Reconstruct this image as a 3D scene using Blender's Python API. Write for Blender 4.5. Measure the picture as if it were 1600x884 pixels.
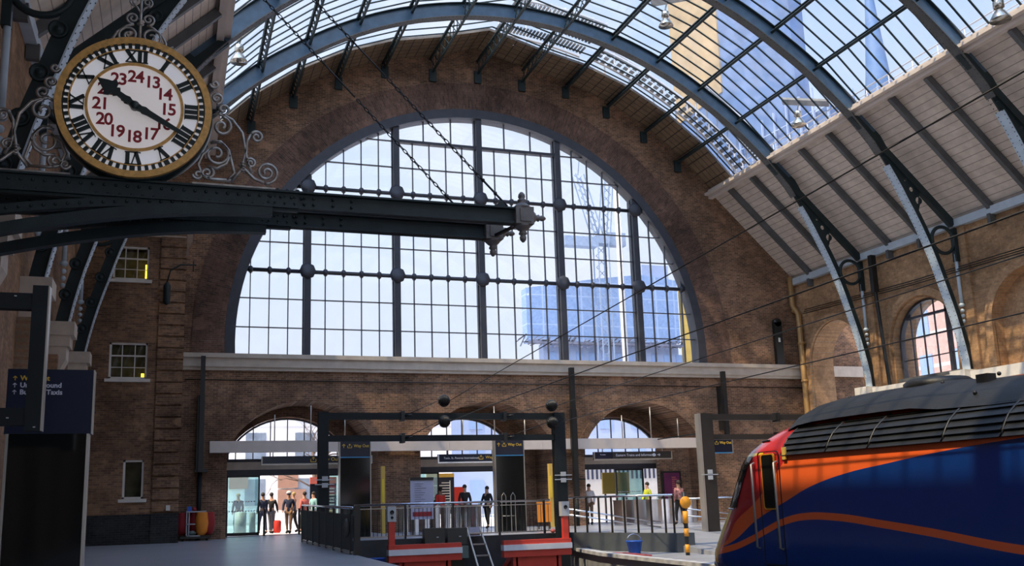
import bpy, bmesh, math, random
from mathutils import Vector, Matrix
random.seed(7)
for o in list(bpy.data.objects): bpy.data.objects.remove(o)
SC = bpy.context.scene
COL = SC.collection
PI = math.pi
R = math.radians

# ------------------------------------------------------------------ camera
def make_camera():
    yaw, pit, rol, f = 0.3196, 0.1906, -0.0277, 1488.83
    F = Vector((math.sin(yaw)*math.cos(pit), math.cos(yaw)*math.cos(pit), math.sin(pit)))
    Rt = Vector((math.cos(yaw), -math.sin(yaw), 0)); U = Rt.cross(F)
    R2 = Rt*math.cos(rol) + U*math.sin(rol); U2 = -Rt*math.sin(rol) + U*math.cos(rol)
    cd = bpy.data.cameras.new('camera'); cam = bpy.data.objects.new('camera', cd); COL.objects.link(cam)
    m = Matrix((R2, U2, -F)).transposed().to_4x4(); m.translation = Vector((-12.5991, -38.5114, 1.1896))
    cam.matrix_world = m
    cd.sensor_fit = 'HORIZONTAL'; cd.sensor_width = 36; cd.lens = f*36/1600
    cd.shift_x = 41.629/1600; cd.shift_y = 51.117/1600; cd.clip_start = .05; cd.clip_end = 2000
    SC.camera = cam
make_camera()

# ------------------------------------------------------------------ sky, sun, exposure
SUN_TRAVEL = Vector((0.50, 0.16, -0.85))
def make_light():
    w = bpy.data.worlds.new('world'); SC.world = w; w.use_nodes = True
    nt = w.node_tree; nt.nodes.clear(); N = nt.nodes.new; L = nt.links.new
    tc = N('ShaderNodeTexCoord'); sx = N('ShaderNodeSeparateXYZ'); L(tc.outputs['Generated'], sx.inputs[0])
    rp = N('ShaderNodeValToRGB'); L(sx.outputs['Z'], rp.inputs[0])
    e = rp.color_ramp.elements; e[0].position = .0; e[0].color = (.66, .70, .80, 1); e[1].position = 1; e[1].color = (.18, .36, .72, 1)
    m = rp.color_ramp.elements.new(.32); m.color = (.62, .70, .82, 1)
    m = rp.color_ramp.elements.new(.6); m.color = (.30, .48, .78, 1)
    no = N('ShaderNodeTexNoise'); no.inputs['Scale'].default_value = 2.6; no.inputs['Detail'].default_value = 6; L(tc.outputs['Generated'], no.inputs['Vector'])
    cr = N('ShaderNodeValToRGB'); cr.color_ramp.elements[0].position = .44; cr.color_ramp.elements[1].position = .62; L(no.outputs['Fac'], cr.inputs[0])
    mx = N('ShaderNodeMixRGB'); L(cr.outputs['Color'], mx.inputs[0]); L(rp.outputs['Color'], mx.inputs[1]); mx.inputs[2].default_value = (.70, .73, .79, 1)
    bg = N('ShaderNodeBackground'); L(mx.outputs[0], bg.inputs['Color'])
    # sky boost added high behind and left of the viewpoint to fill the interior
    nv = N('ShaderNodeVectorMath'); nv.operation = 'NORMALIZE'; L(tc.outputs['Generated'], nv.inputs[0])
    dt = N('ShaderNodeVectorMath'); dt.operation = 'DOT_PRODUCT'; L(nv.outputs[0], dt.inputs[0]); dt.inputs[1].default_value = Vector((-.35, -.45, .82)).normalized()
    mr = N('ShaderNodeMapRange'); mr.interpolation_type = 'SMOOTHSTEP'; mr.inputs['From Min'].default_value = .62; mr.inputs['From Max'].default_value = .97; mr.inputs['To Min'].default_value = 1.0; mr.inputs['To Max'].default_value = 4.0
    L(dt.outputs['Value'], mr.inputs['Value']); L(mr.outputs[0], bg.inputs['Strength'])
    out = N('ShaderNodeOutputWorld'); L(bg.outputs[0], out.inputs['Surface'])
    sd = bpy.data.lights.new('sun', 'SUN'); s = bpy.data.objects.new('sun', sd); COL.objects.link(s)
    sd.energy = 4.6; sd.angle = R(.6); sd.color = (1.0, .76, .44)
    s.rotation_euler = SUN_TRAVEL.to_track_quat('-Z', 'Y').to_euler(); s.location = (-60, -20, 90)
make_light()
vs = SC.view_settings; vs.view_transform = 'Standard'; vs.look = 'None'; vs.gamma = 1; vs.use_curve_mapping = False
vs.exposure = 0.55
SC.cycles.transparent_max_bounces = 24
SC.cycles.max_bounces = 8
SC.cycles.diffuse_bounces = 5

# ------------------------------------------------------------------ materials
def mat(name, col, rough=.6, metal=0., var=0., vscale=3., bump=0., emit=0., spec=.5, coat=0., bscale=40.):
    m = bpy.data.materials.new(name); m.use_nodes = True
    nt = m.node_tree; b = nt.nodes['Principled BSDF']; N = nt.nodes.new; L = nt.links.new
    c = (*col, 1)
    b.inputs['Base Color'].default_value = c; b.inputs['Roughness'].default_value = rough; b.inputs['Metallic'].default_value = metal
    b.inputs['Specular IOR Level'].default_value = spec
    if coat: b.inputs['Coat Weight'].default_value = coat; b.inputs['Coat Roughness'].default_value = .08
    tc = N('ShaderNodeTexCoord')
    no = N('ShaderNodeTexNoise'); no.inputs['Scale'].default_value = vscale; no.inputs['Detail'].default_value = 5; L(tc.outputs['Object'], no.inputs['Vector'])
    cr = N('ShaderNodeValToRGB'); cr.color_ramp.elements[0].position = .3; cr.color_ramp.elements[1].position = .75
    v = max(var, .03)
    cr.color_ramp.elements[0].color = tuple(x*(1-v) for x in col)+(1,); cr.color_ramp.elements[1].color = tuple(min(1, x*(1+v)) for x in col)+(1,)
    L(no.outputs['Fac'], cr.inputs[0]); L(cr.outputs['Color'], b.inputs['Base Color'])
    if bump:
        n2 = N('ShaderNodeTexNoise'); n2.inputs['Scale'].default_value = bscale; L(tc.outputs['Object'], n2.inputs['Vector'])
        bp = N('ShaderNodeBump'); bp.inputs['Strength'].default_value = bump; bp.inputs['Distance'].default_value = .02
        L(n2.outputs['Fac'], bp.inputs['Height']); L(bp.outputs['Normal'], b.inputs['Normal'])
    if emit:
        b.inputs['Emission Color'].default_value = c; b.inputs['Emission Strength'].default_value = emit
    return m

def brick(name, c1, c2, mortar, plane='x', stain=.55, radial=None, bw=.235, rh=.078):
    m = bpy.data.materials.new(name); m.use_nodes = True
    nt = m.node_tree; b = nt.nodes['Principled BSDF']; N = nt.nodes.new; L = nt.links.new
    tc = N('ShaderNodeTexCoord'); sp = N('ShaderNodeSeparateXYZ'); L(tc.outputs['Object'], sp.inputs[0]); cb = N('ShaderNodeCombineXYZ')
    if radial is not None:
        sub = N('ShaderNodeMath'); sub.operation = 'SUBTRACT'; L(sp.outputs['Z'], sub.inputs[0]); sub.inputs[1].default_value = radial
        at = N('ShaderNodeMath'); at.operation = 'ARCTAN2'; L(sub.outputs[0], at.inputs[0]); L(sp.outputs['X'], at.inputs[1])
        mu = N('ShaderNodeMath'); mu.operation = 'MULTIPLY'; L(at.outputs[0], mu.inputs[0]); mu.inputs[1].default_value = 11.3
        c2n = N('ShaderNodeCombineXYZ'); L(sp.outputs['X'], c2n.inputs[0]); L(sub.outputs[0], c2n.inputs[1])
        ln = N('ShaderNodeVectorMath'); ln.operation = 'LENGTH'; L(c2n.outputs[0], ln.inputs[0])
        L(ln.outputs['Value'], cb.inputs[0]); L(mu.outputs[0], cb.inputs[1])
    elif plane == 'x': L(sp.outputs['X'], cb.inputs[0]); L(sp.outputs['Z'], cb.inputs[1])
    else: L(sp.outputs['Y'], cb.inputs[0]); L(sp.outputs['Z'], cb.inputs[1])
    bt = N('ShaderNodeTexBrick'); L(cb.outputs[0], bt.inputs['Vector'])
    bt.inputs['Scale'].default_value = 1; bt.inputs['Brick Width'].default_value = bw; bt.inputs['Row Height'].default_value = rh
    bt.inputs['Mortar Size'].default_value = .008; bt.inputs['Mortar Smooth'].default_value = .2; bt.inputs['Bias'].default_value = 0
    bt.inputs['Color1'].default_value = (*c1, 1); bt.inputs['Color2'].default_value = (*c2, 1); bt.inputs['Mortar'].default_value = (*mortar, 1)
    def noise(sc, p0, p1, v0, v1, prev, det=6):
        n = N('ShaderNodeTexNoise'); n.inputs['Scale'].default_value = sc; n.inputs['Detail'].default_value = det; n.inputs['Roughness'].default_value = .65
        L(tc.outputs['Object'], n.inputs['Vector'])
        r = N('ShaderNodeMapRange'); r.inputs['From Min'].default_value = p0; r.inputs['From Max'].default_value = p1
        r.inputs['To Min'].default_value = v0; r.inputs['To Max'].default_value = v1; L(n.outputs['Fac'], r.inputs['Value'])
        mm = N('ShaderNodeVectorMath'); mm.operation = 'SCALE'; L(prev, mm.inputs[0]); L(r.outputs[0], mm.inputs['Scale'])
        return mm.outputs[0]
    col = noise(.35, .35, .65, 1-stain, 1.25, bt.outputs['Color'])
    col = noise(2.5, .3, .7, .78, 1.2, col)
    col = noise(9, .3, .75, .8, 1.25, col)
    # pale repair patches
    n3 = N('ShaderNodeTexNoise'); n3.inputs['Scale'].default_value = .9; n3.inputs['Detail'].default_value = 8; L(tc.outputs['Object'], n3.inputs['Vector'])
    r3 = N('ShaderNodeMapRange'); r3.inputs['From Min'].default_value = .63; r3.inputs['From Max'].default_value = .68; L(n3.outputs['Fac'], r3.inputs['Value'])
    m3 = N('ShaderNodeMath'); m3.operation = 'MULTIPLY'; m3.inputs[1].default_value = .35; L(r3.outputs[0], m3.inputs[0])
    mx = N('ShaderNodeMixRGB'); L(m3.outputs[0], mx.inputs[0]); L(col, mx.inputs[1]); mx.inputs[2].default_value = (c1[0]*1.7, c1[1]*1.8, c1[2]*1.8, 1)
    L(mx.outputs[0], b.inputs['Base Color'])
    b.inputs['Roughness'].default_value = .85; b.inputs['Specular IOR Level'].default_value = .25
    bp = N('ShaderNodeBump'); bp.inputs['Strength'].default_value = .5; bp.inputs['Distance'].default_value = .01; bp.invert = True
    L(bt.outputs['Fac'], bp.inputs['Height']); L(bp.outputs['Normal'], b.inputs['Normal'])
    return m

def stripes(name, col, line, axis, period, frac=.08, rough=.6, var=.1, axis2=None, period2=1.):
    """boards: thin dark joints every period along an axis of the object"""
    m = mat(name, col, rough, var=var); nt = m.node_tree; b = nt.nodes['Principled BSDF']; N = nt.nodes.new; L = nt.links.new
    src = b.inputs['Base Color'].links[0].from_socket
    tc = N('ShaderNodeTexCoord'); sp = N('ShaderNodeSeparateXYZ'); L(tc.outputs['Object'], sp.inputs[0])
    def one(ax, per, src):
        d = N('ShaderNodeMath'); d.operation = 'DIVIDE'; L(sp.outputs[ax], d.inputs[0]); d.inputs[1].default_value = per
        fr = N('ShaderNodeMath'); fr.operation = 'FRACT'; L(d.outputs[0], fr.inputs[0])
        lt = N('ShaderNodeMath'); lt.operation = 'LESS_THAN'; L(fr.outputs[0], lt.inputs[0]); lt.inputs[1].default_value = frac
        mx = N('ShaderNodeMixRGB'); L(lt.outputs[0], mx.inputs[0]); L(src, mx.inputs[1]); mx.inputs[2].default_value = (*line, 1)
        return mx.outputs[0]
    o = one(axis, period, src)
    if axis2: o = one(axis2, period2, o)
    L(o, b.inputs['Base Color'])
    return m

def glass(name, tint=(.93, .96, 1.), gloss=.08, rough=.03, dirt=0.):
    m = bpy.data.materials.new(name); m.use_nodes = True; nt = m.node_tree; nt.nodes.clear(); N = nt.nodes.new; L = nt.links.new
    t = N('ShaderNodeBsdfTransparent'); t.inputs[0].default_value = (*tint, 1)
    g = N('ShaderNodeBsdfGlossy'); g.inputs['Roughness'].default_value = rough
    mx = N('ShaderNodeMixShader'); mx.inputs[0].default_value = gloss; L(t.outputs[0], mx.inputs[1]); L(g.outputs[0], mx.inputs[2])
    last = mx
    if dirt:
        d = N('ShaderNodeBsdfDiffuse'); d.inputs[0].default_value = (.42, .42, .42, 1)
        tl = N('ShaderNodeBsdfTranslucent'); tl.inputs[0].default_value = (.75, .78, .82, 1)
        md = N('ShaderNodeMixShader'); md.inputs[0].default_value = .7; L(d.outputs[0], md.inputs[1]); L(tl.outputs[0], md.inputs[2])
        tc = N('ShaderNodeTexCoord'); no = N('ShaderNodeTexNoise'); no.inputs['Scale'].default_value = 1.3; no.inputs['Detail'].default_value = 7; L(tc.outputs['Object'], no.inputs['Vector'])
        mr = N('ShaderNodeMapRange'); mr.inputs['From Min'].default_value = .35; mr.inputs['From Max'].default_value = .7; mr.inputs['To Min'].default_value = dirt*.3; mr.inputs['To Max'].default_value = dirt
        L(no.outputs['Fac'], mr.inputs['Value'])
        m2 = N('ShaderNodeMixShader'); L(mr.outputs[0], m2.inputs[0]); L(mx.outputs[0], m2.inputs[1]); L(md.outputs[0], m2.inputs[2]); last = m2
    out = N('ShaderNodeOutputMaterial'); L(last.outputs[0], out.inputs['Surface'])
    return m

M = {}
M['brick_x'] = brick('brown_brick', (.29, .152, .088), (.14, .077, .05), (.34, .25, .18), 'x')
M['brick_y'] = brick('brown_brick_side', (.46, .27, .14), (.34, .19, .10), (.34, .25, .17), 'y', .35)
M['brick_e'] = brick('brown_brick_east', (.33, .19, .11), (.23, .13, .08), (.26, .18, .12), 'y', .35)
M['brick_blk'] = brick('dark_brown_brick', (.30, .165, .09), (.15, .085, .055), (.26, .19, .14), 'x', .6)
M['brick_ring'] = brick('arch_ring_brick', (.19, .10, .068), (.10, .058, .042), (.17, .125, .10), radial=7.585, stain=.5)
M['brick_dark'] = brick('blue_black_brick', (.035, .035, .035), (.022, .022, .024), (.05, .05, .045), 'x', .2)
M['stone'] = mat('cream_painted_stone', (.55, .47, .39), .7, var=.12, bump=.2)
M['stone_w'] = mat('pale_stone', (.74, .70, .64), .6, var=.1, bump=.2)
M['beige'] = mat('beige_fascia_paint', (.68, .59, .53), .5, var=.05)
M['iron'] = mat('dark_green_iron', (.016, .030, .034), .5, var=.25, bump=.15, spec=.4)
M['iron_rib'] = mat('rib_sky_reflection_blue', (.06, .115, .18), .32, var=.2, bump=.1, spec=.6)  # sky reflection on the upper rib webs put into the colour
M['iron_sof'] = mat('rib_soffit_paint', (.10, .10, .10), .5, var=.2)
M['iron_sofp'] = mat('pale_blue_glare_and_paint', (.50, .60, .70), .45, var=.12)  # window glare on lower soffits put into the colour; drop rods truly pale
M['iron_win'] = mat('window_frame_iron', (.045, .048, .062), .5, var=.15)
M['iron_black'] = mat('black_steel', (.012, .013, .014), .4, var=.2)
M['portal'] = mat('charcoal_portal_paint', (.013, .018, .021), .6, var=.15, spec=.25)
M['portal_b'] = mat('brown_grey_portal_paint', (.028, .023, .020), .45, var=.15)
M['rafter'] = mat('grey_rafter_paint', (.11, .115, .12), .5, var=.2)
M['boards'] = stripes('white_tongue_and_groove_boards', (.70, .60, .52), (.30, .24, .20), 'Z', .2, .09, .6, .14)
M['eave'] = mat('pale_blue_eave_paint', (.52, .60, .68), .5, var=.1)
M['roofstrip'] = stripes('yellow_brown_roof_lining', (.26, .18, .11), (.06, .04, .03), 'Y', .35, .1, .7, .2, 'X', .42)
M['glass_roof'] = glass('roof_glass', (.80, .86, .93), .07, .05, .16)
M['glass'] = glass('clear_window_glass', (.95, .97, 1.), .05, .02, .04)
M['glass_g'] = glass('green_tinted_door_glass', (.62, .82, .82), .12, .02, .08)
M['floor'] = mat('grey_terrazzo_floor', (.38, .40, .46), .30, var=.12, vscale=.6, spec=.5)
M['floor_r'] = mat('grey_platform_floor', (.30, .31, .34), .45, var=.15, vscale=.8)
M['coping'] = mat('pale_concrete_coping', (.50, .50, .52), .6, var=.2, vscale=5)
M['pit'] = mat('dark_track_ballast', (.035, .032, .03), .9, var=.4, vscale=14, bump=.8)
M['pitwall'] = mat('dark_painted_wall', (.03, .034, .038), .6, var=.25)
M['greywall'] = mat('grey_ramp_wall', (.07, .08, .09), .6, var=.15)
M['rail'] = mat('worn_rail_steel', (.35, .32, .3), .3, 1., var=.2)
M['chrome'] = mat('brushed_steel', (.62, .66, .74), .22, 1.)
M['red'] = mat('red_buffer_paint', (.62, .055, .035), .45, var=.12)
M['white'] = mat('white_paint', (.72, .73, .78), .45, var=.08)
M['lgrey'] = mat('light_grey_enclosure', (.48, .50, .53), .5, var=.05)
M['dgrey'] = mat('dark_grey_cabinet', (.045, .045, .04), .5, var=.1)
M['ggrey'] = mat('green_grey_box', (.12, .16, .15), .5, var=.1)
M['yellow'] = mat('amber_paint', (.80, .33, .02), .5, var=.1)
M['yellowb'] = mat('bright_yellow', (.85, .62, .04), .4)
M['navy'] = mat('navy_sign_face', (.006, .012, .036), .5, var=.05, spec=.3)
M['navy2'] = mat('deep_navy_sign_face', (.010, .014, .032), .25)
M['blackgl'] = mat('black_glass_panel', (.008, .010, .010), .08, spec=.6)
M['sblue'] = mat('light_blue_sign_line', (.05, .28, .55), .4)
M['txtw'] = mat('white_lettering', (.60, .62, .72), .5)
M['txty'] = mat('yellow_lettering', (.72, .46, .05), .5)
M['alu'] = mat('aluminium_trim', (.45, .42, .38), .35, .6)
M['gold'] = mat('gilded_clock_rim', (.72, .40, .12), .42, .25, var=.22, vscale=14, bump=.2)
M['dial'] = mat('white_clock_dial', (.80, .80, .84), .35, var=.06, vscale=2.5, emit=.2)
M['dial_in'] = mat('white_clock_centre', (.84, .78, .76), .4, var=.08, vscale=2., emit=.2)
M['numred'] = mat('dark_red_numerals', (.34, .015, .025), .5)
M['clkblk'] = mat('black_clock_iron', (.010, .022, .022), .35, var=.2)
M['scroll'] = mat('silver_wrought_iron', (.40, .38, .36), .35, .75, var=.35, vscale=9)
M['finial'] = mat('grey_cast_finial', (.17, .155, .145), .5, var=.2, vscale=8)
M['lampal'] = mat('lamp_reflector_metal', (.55, .52, .46), .25, .9)
M['copper'] = mat('ochre_downpipe', (.42, .25, .10), .45, .2, var=.15)
M['lit'] = mat('lit_tube_and_glint', (1., .72, .05), .5, emit=2.2)
M['curtain'] = mat('dim_room_panel', (.20, .17, .07), .8, var=.5, vscale=2.5)
M['poster_p'] = mat('purple_poster', (.16, .02, .10), .4, var=.3, vscale=1.5)
M['poster_w'] = mat('pale_lilac_notice', (.42, .42, .55), .5, var=.06)
M['orange'] = mat('orange_cloth', (.85, .28, .03), .7, var=.1)
M['bagred'] = mat('dark_red_bag', (.34, .02, .025), .6, var=.15)
M['bluep'] = mat('blue_plastic', (.015, .10, .50), .4, var=.1)
M['pinkr'] = mat('faded_red_plastic', (.72, .16, .14), .5, var=.15)
M['street'] = mat('pale_street_paving', (.72, .70, .70), .7, var=.1, vscale=.6)
M['facade'] = stripes('pale_street_facade', (.74, .73, .74), (.58, .57, .58), 'Z', 3.1, .05, .7, .08)
M['facwin'] = mat('street_window_panes', (.20, .24, .30), .2, var=.3, vscale=1.2)
M['brownp'] = mat('brown_shop_panel', (.30, .16, .11), .5, var=.1)
M['scaffnet'] = stripes('blue_scaffold_netting', (.24, .36, .60), (.36, .47, .68), 'Z', 1.7, .08, .7, .14, 'X', 2.4)
M['palebl'] = mat('pale_blue_rendered_wall', (.34, .42, .60), .7, var=.06, vscale=.5)
M['paleblw'] = mat('blue_grey_window_panes', (.26, .38, .62), .3)
M['debris'] = mat('grey_scaffold_fringe', (.17, .18, .24), .8, var=.4, vscale=1.5)
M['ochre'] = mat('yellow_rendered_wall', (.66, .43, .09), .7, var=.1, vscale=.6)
M['craneb'] = mat('blue_grey_crane_steel', (.26, .34, .48), .5, var=.1)
M['spire'] = mat('slate_blue_spire', (.10, .20, .40), .6, var=.12)
M['tower_b'] = mat('blue_grey_tower_stone', (.11, .19, .38), .7, var=.2, vscale=.3)
M['tower_y'] = mat('golden_brick_tower', (.42, .30, .16), .8, var=.2, vscale=.3)
M['redbrick'] = stripes('red_station_brick', (.58, .37, .33), (.66, .60, .57), 'Z', 2.6, .1, .8, .15)
M['pv'] = mat('roof_walkway_grating', (.06, .075, .10), .5, var=.2)
M['bark'] = mat('bare_tree_bark', (.16, .11, .09), .9, var=.2)
M['skin'] = mat('skin_tone', (.55, .33, .24), .6)
M['skin2'] = mat('darker_skin_tone', (.25, .14, .09), .6)
M['hair'] = mat('dark_hair', (.03, .02, .015), .7)
M['hairb'] = mat('fair_hair', (.50, .36, .16), .7)
M['c_navy'] = mat('navy_cloth', (.02, .03, .08), .8); M['c_black'] = mat('black_cloth', (.012, .012, .014), .8)
M['c_red'] = mat('red_cloth', (.62, .04, .03), .8); M['c_white'] = mat('white_cloth', (.7, .7, .72), .8)
M['c_pink'] = mat('coral_cloth', (.75, .20, .18), .8); M['c_teal'] = mat('pale_teal_cloth', (.30, .58, .62), .8)
M['c_brown'] = mat('brown_cloth', (.22, .13, .08), .8); M['c_grey'] = mat('grey_cloth', (.16, .16, .18), .8)
M['c_yel'] = mat('high_visibility_cloth', (.70, .75, .06), .7)
M['c_pat'] = mat('patterned_cloth', (.50, .22, .20), .8, var=.8, vscale=14)
M['jean'] = mat('blue_denim', (.05, .09, .19), .8)

# ------------------------------------------------------------------ mesh builder
class MB:
    def __init__(s): s.v = []; s.f = []; s.sm = []; s.mi = []; s.cur = 0
    def add(s, vs, fs, smooth=False):
        n = len(s.v); s.v += [Vector(p) for p in vs]
        for f in fs: s.f.append([n+i for i in f]); s.sm.append(smooth); s.mi.append(s.cur)
        return s
    def box(s, x0, x1, y0, y1, z0, z1):
        v = [(x, y, z) for x in (x0, x1) for y in (y0, y1) for z in (z0, z1)]
        return s.add(v, [(0, 1, 3, 2), (4, 6, 7, 5), (0, 4, 5, 1), (2, 3, 7, 6), (0, 2, 6, 4), (1, 5, 7, 3)])
    def bar(s, p0, p1, w, h, up=(0, 0, 1)):
        p0 = Vector(p0); p1 = Vector(p1); d = (p1-p0).normalized(); up = Vector(up)
        a = d.cross(up)
        if a.length < 1e-4: a = d.cross(Vector((0, 1, 0)))
        a.normalize(); b = a.cross(d).normalized()
        v = [p + a*sx*w/2 + b*sy*h/2 for p in (p0, p1) for sx, sy in ((-1, -1), (1, -1), (1, 1), (-1, 1))]
        return s.add(v, [(0, 3, 2, 1), (4, 5, 6, 7), (0, 1, 5, 4), (1, 2, 6, 5), (2, 3, 7, 6), (3, 0, 4, 7)])
    def tube(s, pts, r, n=8, closed=False, cap=True):
        pts = [Vector(p) for p in pts]; k = len(pts); rs = r if isinstance(r, (list, tuple)) else [r]*k
        prev = None; rings = []
        for i, p in enumerate(pts):
            if closed: t = pts[(i+1) % k]-pts[i-1]
            else: t = pts[min(i+1, k-1)]-pts[max(i-1, 0)]
            t.normalize()
            if prev is None:
                a = t.orthogonal().normalized()
                if abs(t.y) < .95: a = (Vector((0, 1, 0)) - t*t.y).normalized()
            else:
                a = (prev - t*prev.dot(t))
                a = a.normalized() if a.length > 1e-6 else t.orthogonal().normalized()
            prev = a; b = t.cross(a)
            rings.append([p + (a*math.cos(2*PI*j/n) + b*math.sin(2*PI*j/n))*rs[i] for j in range(n)])
        v = [q for rg in rings for q in rg]; f = []
        for i in range(k if closed else k-1):
            i2 = (i+1) % k
            for j in range(n): f.append((i*n+j, i*n+(j+1) % n, i2*n+(j+1) % n, i2*n+j))
        if not closed and cap: f.append(tuple(range(n-1, -1, -1))); f.append(tuple((k-1)*n+j for j in range(n)))
        return s.add(v, f, n > 4)
    def cyl(s, p0, p1, r0, r1=None, n=12): return s.tube([p0, p1], [r0, r0 if r1 is None else r1], n)
    def lathe(s, prof, c, axis='z', n=16):
        """prof: (radius, height) pairs about an axis through c"""
        c = Vector(c); v = []; f = []; k = len(prof)
        for r, h in prof:
            for j in range(n):
                a = 2*PI*j/n; x, y = r*math.cos(a), r*math.sin(a)
                v.append(c + (Vector((x, y, h)) if axis == 'z' else Vector((h, x, y)) if axis == 'x' else Vector((y, h, x))))
        for i in range(k-1):
            for j in range(n): f.append((i*n+j, i*n+(j+1) % n, (i+1)*n+(j+1) % n, (i+1)*n+j))
        f.append(tuple(range(n-1, -1, -1))); f.append(tuple((k-1)*n+j for j in range(n)))
        return s.add(v, f, True)
    def ball(s, c, r, n=10, sc=(1, 1, 1)):
        c = Vector(c); m = max(4, n//2+1); v = []; f = []
        for i in range(m+1):
            t = PI*i/m
            for j in range(n): a = 2*PI*j/n; v.append(c+Vector((r*sc[0]*math.sin(t)*math.cos(a), r*sc[1]*math.sin(t)*math.sin(a), r*sc[2]*math.cos(t))))
        for i in range(m):
            for j in range(n): f.append((i*n+j, (i+1)*n+j, (i+1)*n+(j+1) % n, i*n+(j+1) % n))
        return s.add(v, f, True)
    def prism(s, pts, a, b, plane='xy'):
        """convex or simple polygon extruded from a to b along the third axis"""
        def P(p, t): return (p[0], p[1], t) if plane == 'xy' else (p[0], t, p[1]) if plane == 'xz' else (t, p[0], p[1])
        n = len(pts); v = [P(p, a) for p in pts]+[P(p, b) for p in pts]
        f = [tuple(range(n-1, -1, -1)), tuple(range(n, 2*n))]+[(i, (i+1) % n, n+(i+1) % n, n+i) for i in range(n)]
        return s.add(v, f)
    def plate(s, outlines, a, b, plane='xz'):
        """flat plate with holes: outlines filled even-odd, thickness a..b"""
        cu = bpy.data.curves.new('t', 'CURVE'); cu.dimensions = '2D'; cu.fill_mode = 'BOTH'; cu.extrude = abs(b-a)/2
        for o in outlines:
            sp = cu.splines.new('POLY'); sp.points.add(len(o)-1)
            for i, p in enumerate(o): sp.points[i].co = (p[0], p[1], 0, 1)
            sp.use_cyclic_u = True
        ob = bpy.data.objects.new('t', cu); COL.objects.link(ob)
        dg = bpy.context.evaluated_depsgraph_get(); me = bpy.data.meshes.new_from_object(ob.evaluated_get(dg))
        mid = (a+b)/2
        def P(p): return (p[0], p[1], mid+p[2]) if plane == 'xy' else (p[0], mid-p[2], p[1]) if plane == 'xz' else (mid+p[2], p[0], p[1])
        s.add([P(v.co) for v in me.vertices], [tuple(p.vertices) for p in me.polygons])
        bpy.data.objects.remove(ob); bpy.data.curves.remove(cu); bpy.data.meshes.remove(me)
        return s
    def build(s, name, mats, parent=None):
        me = bpy.data.meshes.new(name)
        off = parent_loc(parent)
        me.from_pydata([v-off for v in s.v], [], s.f); me.update()
        for m in (mats if isinstance(mats, (list, tuple)) else [mats]): me.materials.append(m if not isinstance(m, str) else M[m])
        me.polygons.foreach_set('use_smooth', s.sm); me.polygons.foreach_set('material_index', s.mi)
        bm = bmesh.new(); bm.from_mesh(me); bmesh.ops.recalc_face_normals(bm, faces=bm.faces); bm.to_mesh(me); bm.free()
        o = bpy.data.objects.new(name, me); COL.objects.link(o)
        if parent: o.parent = parent
        return o
LOC = {}
def parent_loc(p):
    v = Vector((0, 0, 0))
    while p: v += Vector(p.location); p = p.parent
    return v
def thing(name, label, cat, loc=(0, 0, 0), group=None):
    o = bpy.data.objects.new(name, None); COL.objects.link(o); o.location = loc; o.empty_display_size = .2
    o['label'] = label; o['category'] = cat
    if group: o['group'] = group
    return o
def tag(o, label, cat, group=None, kind=None):
    o['label'] = label; o['category'] = cat
    if group: o['group'] = group
    if kind: o['kind'] = kind
    return o
def struct(o, label=None):
    o['kind'] = 'structure'
    if label: o['label'] = label
    return o
def copy_tree(o, dv, label=None):
    c = o.copy(); COL.objects.link(c)
    if o.parent is None: c.location = Vector(o.location)+Vector(dv)
    if label: c['label'] = label
    for ch in list(o.children):
        d = copy_tree(ch, (0, 0, 0)); d.parent = c
    return c
def text(s, size, m, loc, parent, name='lettering', align='LEFT', depth=.004, bold=0., sx=1., sp=1.):
    cu = bpy.data.curves.new('t', 'FONT'); cu.body = s; cu.size = size; cu.extrude = depth; cu.align_x = align; cu.align_y = 'CENTER'; cu.space_character = sp; cu.offset = bold
    cu.resolution_u = 3
    ob = bpy.data.objects.new('t', cu); COL.objects.link(ob)
    dg = bpy.context.evaluated_depsgraph_get(); me = bpy.data.meshes.new_from_object(ob.evaluated_get(dg))
    off = parent_loc(parent); L0 = Vector(loc)-off
    for v in me.vertices: v.co = Vector((v.co.x*sx+L0.x, -v.co.z+L0.y, v.co.y+L0.z))
    me.materials.clear(); me.materials.append(M[m]); me.name = name
    bpy.data.objects.remove(ob); bpy.data.curves.remove(cu)
    o = bpy.data.objects.new(name, me); COL.objects.link(o)
    if parent: o.parent = parent
    return o
def circ(cx, cz, r, n=48, a0=0, a1=2*PI, end=False):
    k = n+1 if end else n
    return [(cx+r*math.cos(a0+(a1-a0)*i/n), cz+r*math.sin(a0+(a1-a0)*i/n)) for i in range(k)]
ARR = [(-.5, -.08), (-.08, -.08), (-.08, -.5), (.08, -.5), (.08, -.08)]
def arrow_up(mb, x, z, s, y):
    for a, b in (((0, -.5), (0, .45)), ((0, .5), (-.4, .08)), ((0, .5), (.4, .08))):
        mb.bar((x+a[0]*s, y, z+a[1]*s), (x+b[0]*s, y, z+b[1]*s), .16*s, .01, (0, 1, 0))
def exit_icon(mb, x, z, s, y):
    for a, b in (((0, -.1), (0, .5)), ((0, .5), (-.25, .22)), ((0, .5), (.25, .22)), ((-.5, .1), (-.5, -.45)), ((.5, .1), (.5, -.45)), ((-.5, -.45), (.5, -.45))):
        mb.bar((x+a[0]*s, y, z+a[1]*s), (x+b[0]*s, y, z+b[1]*s), .12*s, .01, (0, 1, 0))

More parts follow.
